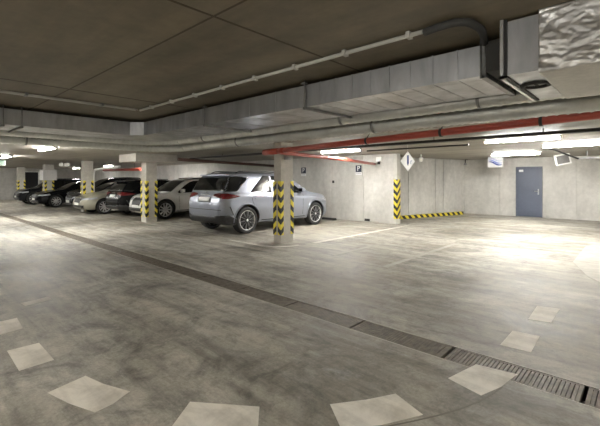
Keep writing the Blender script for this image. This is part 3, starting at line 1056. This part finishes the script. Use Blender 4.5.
# camera on the soffit by the diamond sign
cm = thing('dome_camera', 'small pale camera under the soffit behind the diamond sign', 'camera', (*ray_d(421, 13.6), SOFFIT))
MB().tube([(0, 0, 0), (0, 0, -0.1)], 0.025, 10).build('stem', M['white_plastic'], cm)
MB().lathe([(0.0, -0.27), (0.05, -0.26), (0.085, -0.2), (0.085, -0.13), (0.03, -0.1), (0.0, -0.1)], 18).build('housing', M['white_plastic'], cm)
# wall lamp at the corner of the side wall
wl = thing('wall_hook_lamp', 'small lamp on a bracket at the corner of the side and back walls', 'wall lamp', (*ray_d(465.3, 17.0), 2.2))
MB().tube([(0, 0.3, 0.25), (0, 0.05, 0.25), (0, 0, 0.2), (0, 0, 0.1)], 0.02, 8).build('arm', M['dark_steel'], wl)
MB().tube([(0, 0, 0.1), (0, 0, 0.0)], [0.04, 0.075], 14).build('shade', M['grey_paint'], wl)

# exit sign and junction boxes at the far left
ex = thing('exit_sign', 'lit green exit sign under the soffit at the left picture edge', 'sign', P3(1.0, 165.5, 15.5), math.radians(30))
MB().box(-0.22, -0.02, 0, 0.22, 0.02, 0.2, 0.004).build('panel', M['green_sign'], ex)
MB().tube([(0, 0, 0.2), (0, 0, SOFFIT - ex.location.z)], 0.01, 8).build('rod', M['steel'], ex)
for px_, lab in ((61.8, 'left one of two pale boxes under the soffit above the far pillar'), (67.2, 'right one of two pale boxes under the soffit above the far pillar')):
    x, y, z = P3(px_, 166.3, 17.5)
    j = thing('junction_box', lab, 'junction box', (x, y, z), math.radians(40), 'junction boxes under the soffit')
    MB().box(-0.1, -0.05, 0, 0.1, 0.05, 0.15, 0.006).build('casing', M['conduit'], j)
    MB().tube([(0, 0, 0.15), (0, 0, SOFFIT - z)], 0.012, 8).build('rod', M['steel'], j)
# wheel stop by the silver car
ws = MB()
ws.prism([(-0.07, 0), (0.07, 0), (0.045, 0.075), (-0.045, 0.075)], -0.32, 0.32, Matrix.Rotation(PI / 2, 4, 'Y') @ Matrix.Rotation(PI / 2, 4, 'Z'))
o = ws.build('wheel_stop', M['black_rubber'], None, (x_at(329, 11.5), 11.5, 0))
tag(o, 'low black wheel stop on the floor ahead of the silver car', 'wheel stop')

# ------------------------------------------------------------------ cars
def pchip(xk, yk, x):
    xk, yk = np.array(xk, float), np.array(yk, float)
    h = np.diff(xk)
    d = np.diff(yk) / h
    m = np.zeros_like(yk)
    m[0], m[-1] = d[0], d[-1]
    for i in range(1, len(xk) - 1):
        if d[i - 1] * d[i] > 0:
            w1, w2 = 2 * h[i] + h[i - 1], h[i] + 2 * h[i - 1]
            m[i] = (w1 + w2) / (w1 / d[i - 1] + w2 / d[i])
    i = np.clip(np.searchsorted(xk, x) - 1, 0, len(h) - 1)
    t = (x - xk[i]) / h[i]
    return (yk[i] * (1 + 2 * t) * (1 - t) ** 2 + m[i] * h[i] * t * (1 - t) ** 2 + yk[i + 1] * t * t * (3 - 2 * t) + m[i + 1] * h[i] * t * t * (t - 1))

SUV = dict(
    L=4.93, W=0.965, H=1.77, wr=0.385, yr=1.05, yf=4.04, tum=0.36,
    ztop=[(0, .66), (.02, .84), (.06, .98), (.11, 1.09), (.16, 1.17), (.3, 1.40), (.44, 1.60), (.52, 1.685), (.66, 1.725), (1.2, 1.765), (2.0, 1.77), (2.6, 1.745), (2.95, 1.67), (3.3, 1.46), (3.72, 1.17), (3.9, 1.125), (4.3, 1.075), (4.62, .985), (4.8, .87), (4.89, .74), (4.93, .6)],
    zsh=[(0, .62), (.02, .78), (.06, .92), (.11, 1.0), (.16, 1.09), (.4, 1.15), (1.0, 1.14), (2.2, 1.09), (3.4, 1.05), (3.9, 1.03), (4.4, .96), (4.7, .86), (4.85, .72), (4.93, .56)],
    z0=[(0, .46), (.06, .36), (.3, .29), (.6, .27), (4.3, .25), (4.75, .26), (4.93, .36)],
    w=[(0, .68), (.03, .755), (.09, .835), (.2, .895), (.45, .945), (1.0, .965), (2.5, .95), (4.0, .97), (4.45, .94), (4.7, .86), (4.85, .75), (4.93, .62)])
SEDAN = dict(
    L=4.65, W=0.91, H=1.44, wr=0.335, yr=1.0, yf=3.78, tum=0.42,
    ztop=[(0, .62), (.02, .8), (.06, .92), (.12, .98), (.3, 1.03), (.62, 1.06), (.9, 1.2), (1.25, 1.35), (1.6, 1.42), (2.1, 1.44), (2.5, 1.405), (2.85, 1.28), (3.25, 1.06), (3.42, .99), (3.8, .94), (4.25, .84), (4.5, .74), (4.6, .64), (4.65, .54)],
    zsh=[(0, .6), (.02, .74), (.06, .85), (.12, .9), (.3, .94), (1.0, .94), (2.2, .91), (3.2, .88), (3.6, .86), (4.1, .79), (4.45, .69), (4.6, .58), (4.65, .5)],
    z0=[(0, .4), (.06, .3), (.3, .24), (4.2, .2), (4.5, .22), (4.65, .3)],
    w=[(0, .72), (.03, .77), (.09, .82), (.2, .86), (.45, .89), (1.0, .91), (2.5, .90), (3.8, .91), (4.2, .87), (4.45, .79), (4.58, .69), (4.65, .56)])

def scaled(P, L, W, H):
    a, b_, c = L / P['L'], W / P['W'], H / P['H']
    Q = dict(L=L, W=W, H=H, wr=P['wr'] * (0.5 + 0.5 * c), yr=P['yr'] * a, yf=P['yf'] * a, tum=P['tum'] * b_ / c)
    for k in ('ztop', 'zsh', 'z0'):
        Q[k] = [(y * a, z * c) for y, z in P[k]]
    Q['w'] = [(y * a, z * b_) for y, z in P['w']]
    return Q

def shorten(P, cut):
    """the same car with a shorter tail"""
    y0 = P['yr']
    g = lambda y: y * (y0 - cut) / y0 if y < y0 else y - cut
    Q = dict(P, short=cut, yr0=y0, L=P['L'] - cut, yr=y0 - cut, yf=P['yf'] - cut)
    for k in ('ztop', 'zsh', 'z0', 'w'):
        Q[k] = [(g(y), z) for y, z in P[k]]
    return Q

def make_body(P, paint):
    L = P['L']
    e = np.concatenate([np.linspace(0, .2, 13), np.linspace(.2, .7, 12)[1:], np.linspace(.7, L - .7, 34)[1:], np.linspace(L - .7, L - .15, 12)[1:], np.linspace(L - .15, L, 9)[1:]])
    g = lambda k: pchip([p[0] for p in P[k]], [p[1] for p in P[k]], e)
    zt, zs, z0, ww = g('ztop'), g('zsh'), g('z0'), g('w')
    bm = bmesh.new()
    rings = []
    for i, y in enumerate(e):
        W, a, s, t = ww[i], z0[i], zs[i], max(zt[i], zs[i] + 0.03)
        h = t - s
        pr = [(0.0, a), (0.55 * W, a), (0.88 * W, a + 0.01), (0.945 * W, a + 0.05)]
        for q, m in ((.22, .978), (.42, .998), (.55, 1.0), (.68, .99), (.80, .985), (.9, .99), (.97, .978)):
            pr.append((m * W, a + (s - a) * q))
        ws_ = W * 0.955
        pr.append((ws_, s + 0.0 * h))
        tum = P['tum']
        xr = ws_ - tum * h * .88 - 0.02
        for q in (.12, .3, .5, .7, .86):
            # side glass leans in and is slightly bowed
            pr.append((ws_ - 0.02 * min(1, q * 4) - (tum * h * .88) * (q ** 1.15), s + h * .88 * q))
        for q in (8, 22, 40, 58, 74, 90):
            th = math.radians(q)
            pr.append((xr * (math.cos(th) ** 0.55 if q < 90 else 0.0), s + h * .88 + h * .12 * (math.sin(th) ** 0.8)))
        full = [Vector((x, y, z)) for x, z in pr] + [Vector((-x, y, z)) for x, z in reversed(pr[1:-1])]
        rings.append([bm.verts.new(v) for v in full])
    n = len(rings[0])
    for i in range(len(rings) - 1):
        for k in range(n):
            bm.faces.new((rings[i][k], rings[i + 1][k], rings[i + 1][(k + 1) % n], rings[i][(k + 1) % n]))
    bm.faces.new(rings[0])
    bm.faces.new(list(reversed(rings[-1])))
    bmesh.ops.recalc_face_normals(bm, faces=bm.faces)
    bvh = BVHTree.FromBMesh(bm)
    me = bpy.data.meshes.new('body')
    bm.to_mesh(me)
    bm.free()
    me.materials.append(paint)
    me.materials.append(M['trim_black'])
    o = link(bpy.data.objects.new('body', me))
    # wheel housings
    cut = MB().mat(1)
    for yy in (P['yr'], P['yf']):
        for sx in (-1, 1):
            t = MB().mat(1)
            t.tube([(sx * (P['W'] - 0.33), yy, P['wr'] + 0.01), (sx * (P['W'] + 0.3), yy, P['wr'] + 0.01)], P['wr'] + 0.055, 40, True, False)
            cut.add(t.bm)
    co = cut.build('cutter', [M['trim_black'], M['trim_black']])
    for p in co.data.polygons:
        p.material_index = 1
    md = o.modifiers.new('housings', 'BOOLEAN')
    md.operation = 'DIFFERENCE'
    md.object = co
    md.solver = 'EXACT'
    bpy.context.view_layer.update()
    ev = o.evaluated_get(bpy.context.evaluated_depsgraph_get())
    nm = bpy.data.meshes.new_from_object(ev)
    o.modifiers.clear()
    o.data = nm
    nm.name = 'body'
    bpy.data.objects.remove(co)
    for p in nm.polygons:
        p.use_smooth = True
    nm.set_sharp_from_angle(angle=math.radians(38))
    return o, bvh

def clip_grid(poly, step):
    b = bmesh.new()
    vs_ = [b.verts.new((p[0], p[1], 0)) for p in poly]
    b.faces.new(vs_)
    xs_ = [p[0] for p in poly]
    ys_ = [p[1] for p in poly]
    for ax, lo, hi in ((0, min(xs_), max(xs_)), (1, min(ys_), max(ys_))):
        v = lo + step
        while v < hi:
            co = Vector((v, 0, 0)) if ax == 0 else Vector((0, v, 0))
            no = Vector((1, 0, 0)) if ax == 0 else Vector((0, 1, 0))
            bmesh.ops.bisect_plane(b, geom=b.verts[:] + b.edges[:] + b.faces[:], plane_co=co, plane_no=no)
            v += step
    return b

def panel(bvh, poly, view, side, name, mat, parent, off=0.006, step=0.05, label=None):
    """a panel of the car: its outline laid on the body and given a thickness"""
    b = clip_grid(poly, step)
    bad = []
    for v in b.verts:
        u, q = v.co.x, v.co.y
        if view == 'side':
            o_, d_ = Vector((side * 3, u, q)), Vector((-side, 0, 0))
        elif view == 'rear':
            o_, d_ = Vector((u, -3, q)), Vector((0, 1, 0))
        elif view == 'front':
            o_, d_ = Vector((u, 9, q)), Vector((0, -1, 0))
        else:
            o_, d_ = Vector((u, q, 4)), Vector((0, 0, -1))
        hit, nrm, _, _ = bvh.ray_cast(o_, d_)
        if hit is None:
            bad.append(v)
        else:
            if nrm.dot(d_) > 0:
                nrm = -nrm
            v.co = hit + nrm * off
    if bad:
        bmesh.ops.delete(b, geom=bad, context='VERTS')
    if not b.faces:
        b.free()
        return None
    for f in b.faces:
        f.smooth = True
    # turn the sheet outwards, then thicken it inwards
    for f in b.faces:
        f.normal_update()
    ref = {'side': Vector((side, 0, 0)), 'rear': Vector((0, -1, 0)), 'front': Vector((0, 1, 0)), 'top': Vector((0, 0, 1))}[view]
    s = sum((f.normal.dot(ref) for f in b.faces))
    if s < 0:
        bmesh.ops.reverse_faces(b, faces=b.faces)
    bmesh.ops.solidify(b, geom=b.faces, thickness=0.008)
    mb = MB()
    mb.bm.free()
    mb.bm = b
    o = mb.build(name, mat, parent)
    if label:
        o['label'] = label
    return o

def make_wheel(parent, x, y, r, side, rim_mat, style, hub=M['rim_silver']):
    t = MB()
    Mx = Matrix.Translation((x, y, r)) @ Matrix.Rotation(side * PI / 2, 4, 'Y')
    wd = 0.125
    ri = r * 0.735
    t.lathe([(ri, -wd), (r * .93, -wd), (r * .985, -wd + .02), (r, -wd + .05), (r, wd - .05), (r * .985, wd - .02), (r * .93, wd), (ri, wd), (ri, -wd)], 40, Mx)
    wo = t.build('wheel', M['tyre'], parent)
    k = MB()
    k.mat(1).lathe([(ri * 1.005, wd - .004), (ri * .955, wd + .003), (ri * .93, wd - .03), (ri * .93, -wd)], 40, Mx)
    k.mat(0).lathe([(0.001, wd - .1), (ri * .93, wd - .1)], 24, Mx)
    n = 10 if style == 'multi' else 5
    for i in range(n):
        a = 2 * PI * i / n
        base = Mx @ Matrix.Rotation(a, 4, 'Z')
        offs = (-.075, .075) if style == 'five' else ((-.045, .045) if n == 10 else (0,))
        for w_ in offs:
            pl = MB()
            sw = (.024 if w_ > 0 else .011) if style == 'multi' else .034
            pl.prism([(.035, -sw * .8 + w_ * .25), (ri * .95, w_ * (1 if n == 5 else .9) - sw * .55), (ri * .95, w_ * (1 if n == 5 else .9) + sw * .55), (.035, sw * .8 + w_ * .25)], wd - .055, wd - .008)
            k.mat(3 if (style == 'multi' and w_ <= 0) else 2)
            k.add(pl.bm, base)
    k.mat(1).lathe([(0.001, wd - .002), (.035, wd - .004), (.045, wd - .03)], 20, Mx)
    mats = [M['trim_black'], hub, rim_mat, M['rim_grey']]
    k.build('rim', mats, wo)
    return wo

def make_car(kind, P, paint, label, loc, rz, style='five', rim=None, name='car', facing_detail='both', tail=M['tail']):
    L, W = P['L'], P['W']
    sy = (L + P.get('short', 0.0)) / (4.93 if kind == 'suv' else 4.65)
    szc = P['H'] / (1.77 if kind == 'suv' else 1.44)
    sx = W / (0.965 if kind == 'suv' else 0.91)
    t = thing(name, label, 'car', loc, rz, 'parked cars')
    body, bvh = make_body(P, paint)
    body.parent = t
    parts = [body]
    rs = P.get('short', 0.0)
    def fy(y):
        y = y * sy
        return y if not rs else (y * (P['yr0'] - rs) / P['yr0'] if y < P['yr0'] else y - rs)
    def Q(poly):
        return [(fy(y), z * szc) for y, z in poly]
    def Qx(poly, s=1):
        return [(s * x * sx, z * szc) for x, z in poly]
    def pn(*a, **k):
        o = panel(bvh, *a, **k)
        if o:
            parts.append(o)
        return o
    suv = kind == 'suv'
    # glass
    if suv:
        side_w = [[(.15, 1.215), (.62, 1.20), (1.26, 1.60), (.76, 1.635), (.5, 1.615), (.30, 1.42)], [(1.18, 1.18), (2.05, 1.155), (2.08, 1.66), (1.82, 1.655)], [(2.13, 1.155), (3.38, 1.105), (3.42, 1.16), (3.02, 1.44), (2.72, 1.60), (2.5, 1.65), (2.15, 1.66)]]
        rear_w = [(-.86, 1.22), (.86, 1.22), (.84, 1.4), (.76, 1.60), (-.76, 1.60), (-.84, 1.4)]
        top_w = [(-.72, 3.70), (.72, 3.70), (.60, 2.92), (-.60, 2.92)]
    else:
        side_w = [[(.88, .98), (1.02, .97), (1.5, 1.30), (1.38, 1.32), (1.12, 1.19)], [(1.08, .975), (1.95, .965), (1.97, 1.345), (1.56, 1.315)], [(2.01, .965), (2.98, .94), (2.92, 1.02), (2.65, 1.24), (2.42, 1.335), (2.03, 1.35)]]
        rear_w = None
        top_w = [(-.68, 3.2), (.68, 3.2), (.56, 2.58), (-.56, 2.58)]
    for s in (-1, 1):
        for poly in side_w:
            pn(Q(poly), 'side', s, 'side_window', M['glass'], t, off=0.005)
    if rear_w:
        pn(Qx(rear_w), 'rear', 1, 'rear_window', M['glass'], t, off=0.006)
    else:
        pn([(x * sx, fy(y)) for x, y in [(-.62, .72), (.62, .72), (.52, 1.32), (-.52, 1.32)]], 'top', 1, 'rear_window', M['glass'], t, off=0.005)
    pn([(x * sx, fy(y)) for x, y in top_w], 'top', 1, 'windscreen', M['glass'], t, off=0.005)
    # rear: lamps, plate, bumper
    if suv:
        for s in (-1, 1):
            pn(Qx([(.40, 1.09), (.60, 1.05), (.84, 1.01), (.9, 1.03), (.9, 1.13), (.86, 1.16), (.6, 1.165), (.42, 1.14)], s), 'rear', 1, 'tail_lamp', tail, t, off=0.01, step=.04)
            o = pn(Q([(.07, 1.01), (.26, 1.005), (.5, 1.035), (.74, 1.075), (.5, 1.12), (.3, 1.15), (.10, 1.155)]), 'side', s, 'tail_lamp', tail, t, off=0.012, step=.03)
        pn(Qx([(-.86, .28), (.86, .28), (.88, .54), (.7, .56), (.55, .52), (-.55, .52), (-.7, .56), (-.88, .54)]), 'rear', 1, 'rear_diffuser', M['trim_black'], t, off=0.015)
        for s in (-1, 1):
            pn(Q([(.03, .34), (.6, .28), (.63, .44), (.3, .56), (.05, .56)]), 'side', s, 'bumper_corner', M['trim_black'], t, off=0.012, step=.04)
        pl = pn(Qx([(-.26, .93), (.26, .93), (.26, 1.04), (-.26, 1.04)]), 'rear', 1, 'number_plate', M['plate'], t, off=0.016)
        pn(Qx([(-.33, .905), (.33, .905), (.33, 1.06), (-.33, 1.06)]), 'rear', 1, 'plate_recess', M['trim_grey'], t, off=0.005)
        pn(Qx([(-.80, .70), (.80, .70), (.80, .715), (-.80, .715)]), 'rear', 1, 'bumper_seam', M['trim_black'], t, off=0.003)
        for s in (-1, 1):
            pn(Q([(.30, .80), (.34, .80), (.46, .58), (.44, .56)]), 'side', s, 'bumper_vent', M['trim_black'], t, off=0.008, step=.03)
        pn(Qx([(-.2, 1.10), (.2, 1.10), (.2, 1.118), (-.2, 1.118)]), 'rear', 1, 'chrome_strip', M['chrome'], t, off=0.014)
    else:
        for s in (-1, 1):
            pn(Qx([(.4, .76), (.8, .74), (.8, .9), (.42, .88)], s), 'rear', 1, 'tail_lamp', tail, t, off=0.01, step=.04)
        pn(Qx([(-.26, .68), (.26, .68), (.26, .79), (-.26, .79)]), 'rear', 1, 'number_plate', M['plate'], t, off=0.012)
        pn(Qx([(-.74, .26), (.74, .26), (.74, .4), (-.74, .4)]), 'rear', 1, 'rear_diffuser', M['trim_black'], t, off=0.012)
    # front: lamps, grille, intake, plate
    if suv:
        gz, hl, it, pz = [(-.36, .60), (.36, .60), (.42, .84), (.36, .90), (-.36, .90), (-.42, .84)], [(.46, .80), (.84, .83), (.86, .90), (.5, .91)], [(-.7, .36), (.7, .36), (.75, .5), (-.75, .5)], (.50, .61)
        hs = [(4.35, .86), (4.72, .80), (4.72, .89), (4.38, .93)]
    else:
        gz, hl, it, pz = [(-.32, .50), (.32, .50), (.38, .66), (.32, .70), (-.32, .70), (-.38, .66)], [(.42, .62), (.78, .66), (.78, .735), (.45, .70)], [(-.65, .29), (.65, .29), (.68, .41), (-.68, .41)], (.41, .52)
        hs = [(4.05, .70), (4.45, .64), (4.45, .71), (4.1, .765)]
    gr_ = pn(Qx(gz), 'front', 1, 'grille', M['trim_black'], t, off=0.01)
    pn(Qx([(gz[0][0] - .03, gz[3][1]), (gz[1][0] + .03, gz[3][1]), (gz[1][0] + .03, gz[3][1] + .025), (gz[0][0] - .03, gz[3][1] + .025)]), 'front', 1, 'grille_bar', M['chrome'], t, off=0.014)
    pn(Qx(it), 'front', 1, 'front_intake', M['trim_black'], t, off=0.01)
    pn(Qx([(-.26, pz[0]), (.26, pz[0]), (.26, pz[1]), (-.26, pz[1])]), 'front', 1, 'number_plate', M['plate'], t, off=0.022)
    for s in (-1, 1):
        pn(Qx(hl, s), 'front', 1, 'headlamp', M['lamp'], t, off=0.012, step=.04)
        pn(Q(hs), 'side', s, 'headlamp', M['lamp'], t, off=0.01, step=.04)
    # sides: sill, seams, handles, mirrors
    belt = 1.0 if suv else .86
    for s in (-1, 1):
        if suv:
            pn(Q([(1.56, .27), (3.52, .26), (3.5, .36), (1.6, .37)]), 'side', s, 'sill', M['trim_black'], t, off=0.012, step=.1)
            seams = [[(2.09, .42), (2.10, 1.12)], [(3.36, .42), (3.4, 1.08)], [(1.32, .72), (1.16, 1.12)]]
            hand = [(1.32, 1.0), (2.32, .985)]
            bulge = (3.25, 1.135)
        else:
            pn(Q([(1.45, .22), (3.3, .21), (3.28, .29), (1.48, .3)]), 'side', s, 'sill', M['trim_black'], t, off=0.01, step=.1)
            seams = [[(1.98, .32), (1.99, .96)], [(3.08, .32), (3.05, .92)]]
            hand = [(1.3, .84), (2.15, .83)]
            bulge = (2.82, .97)
        for a, c in seams:
            pn(Q([a, (a[0] + .012, a[1]), (c[0] + .012, c[1]), c]), 'side', s, 'door_seam', M['trim_black'], t, off=0.002, step=.1)
        for hy, hzz in hand:
            hit, nrm, _, _ = bvh.ray_cast(Vector((s * 3, fy(hy + .1), hzz * szc)), Vector((-s, 0, 0)))
            if hit:
                m_ = MB().box(hit.x - .012, hit.y - .11, hit.z - .014, hit.x + .012, hit.y + .11, hit.z + .014, 0.008)
                m_.bm.verts.ensure_lookup_table()
                bmesh.ops.translate(m_.bm, verts=m_.bm.verts, vec=(s * .022, 0, 0))
                parts.append(m_.build('door_handle', paint, t))
        my, mz = fy(bulge[0]), bulge[1] * szc
        hit, nrm, _, _ = bvh.ray_cast(Vector((s * 3, my, mz)), Vector((-s, 0, 0)))
        hx_ = abs(hit.x) if hit else W * .9
        m_ = MB().box(-.09, -.05, -.005, .11, .07, .135, .03)
        mb2 = MB()
        Ms = Matrix.Translation((s * (hx_ + .13), my, mz + .01)) @ Matrix.Rotation(s * -.15, 4, 'Z')
        mb2.add(m_.bm, Ms)
        arm = MB().box(-.06, -.02, -.03, .08, .03, .01)
        mb2.add(arm.bm, Matrix.Translation((s * (hx_ + .05), my, mz)))
        mo = mb2.build('side_mirror', paint, t, sharp=40)
        parts.append(mo)
        mg = MB()
        q = MB().box(-.075, -.058, .012, .095, -.05, .118)
        mg.add(q.bm, Ms)
        mg.build('mirror_glass', M['glass'], mo)
    if suv:
        for s in (-1, 1):
            pts = []
            for y in np.linspace(.85, 2.5, 12):
                hit, _, _, _ = bvh.ray_cast(Vector((s * .60 * sx, fy(y), 4)), Vector((0, 0, -1)))
                if hit:
                    lift = .045 if .9 < y < 2.7 else .005
                    pts.append(hit + Vector((0, 0, lift)))
            parts.append(MB().tube(pts, .016, 8).build('roof_rail', M['trim_black'], t))
        pn([(x * sx, fy(y)) for x, y in [(-.5, .95), (.5, .95), (.5, 2.55), (-.5, 2.55)]], 'top', 1, 'sunroof', M['glass'], t, off=0.004, step=.1)
        # roof spoiler over the rear window
        b = MB()
        hit, _, _, _ = bvh.ray_cast(Vector((0, fy(.56), 4)), Vector((0, 0, -1)))
        zz = hit.z
        b.prism([(-.62 * sx, fy(.38)), (.62 * sx, fy(.38)), (.66 * sx, fy(.62)), (-.66 * sx, fy(.62))], zz - .045, zz - .012)
        parts.append(b.build('roof_spoiler', paint, t))
    for yy in (P['yr'], P['yf']):
        for s in (-1, 1):
            pts = []
            rr = P['wr'] + .075
            for a in np.linspace(-.12 * PI, 1.12 * PI, 26):
                q = Vector((0, yy + rr * math.cos(a), P['wr'] + .01 + rr * math.sin(a)))
                hit, _, _, _ = bvh.ray_cast(Vector((s * 3, q.y, q.z)), Vector((-s, 0, 0)))
                if hit:
                    pts.append(hit)
            parts.append(MB().tube(pts, .022, 8).build('arch_lip', paint, t))
    rim = rim or M['rim_silver']
    for yy in (P['yr'], P['yf']):
        for s in (-1, 1):
            parts.append(make_wheel(t, s * (W - .145), yy, P['wr'], s, rim, style))
    return t, parts, bvh

# silver car parked nose to the wall behind the nearest pillar
sc, sparts, sbvh = make_car('suv', shorten(SUV, 0.19), M['silver'], 'silver SUV parked nose-in behind the nearest pillar', (-9.35, 6.04, 0), 0, 'multi', M['rim_black'])
# its rear emblem: a ring with three rays
em = MB()
hit, nrm, _, _ = sbvh.ray_cast(Vector((0, -3, 1.165)), Vector((0, 1, 0)))
ey = hit.y - .012
em.tube([(.045 * math.cos(a), ey, 1.165 + .045 * math.sin(a)) for a in np.linspace(0, 2 * PI, 25)[:-1]], .005, 6, closed=True)
for k in range(3):
    a = PI / 2 + k * 2 * PI / 3
    em.tube([(0, ey, 1.165), (.045 * math.cos(a), ey, 1.165 + .045 * math.sin(a))], [.007, .003], 6)
em.build('emblem', M['chrome'], sc)
def park_front(kind, P, paint, label, xc, y_front, **k):
    return make_car(kind, P, paint, label, (xc, y_front + P['L'], 0), PI, **k)

park_front('suv', scaled(SUV, 4.4, 0.90, 1.60), M['white_car'], 'white car facing out just behind the pillar with the capital', -14.75, 6.5)
make_car('suv', scaled(SUV, 4.5, 0.88, 1.55), M['black_car'], 'black car with its red tail lamps towards the lane', (-16.75, 6.35, 0), 0)
park_front('sedan', SEDAN, M['beige_car'], 'champagne car facing out, its bonnet in front of a pillar', -18.87, 5.68)
park_front('sedan', scaled(SEDAN, 4.6, 0.87, 1.44), M['charcoal_car'], 'dark saloon parked just left of the champagne car', -21.25, 6.0)
park_front('suv', scaled(SUV, 4.5, 0.88, 1.66), M['black_car'], 'tall black car in the middle of the far dark group', -23.3, 6.6)
park_front('sedan', SEDAN, M['black_car'], 'black saloon with bright alloy wheels in front of the far pillar', -25.3, 5.45)
park_front('suv', scaled(SUV, 4.4, 0.88, 1.6), M['charcoal_car'], 'farthest dark car, left of the far pillar', -29.0, 5.3)
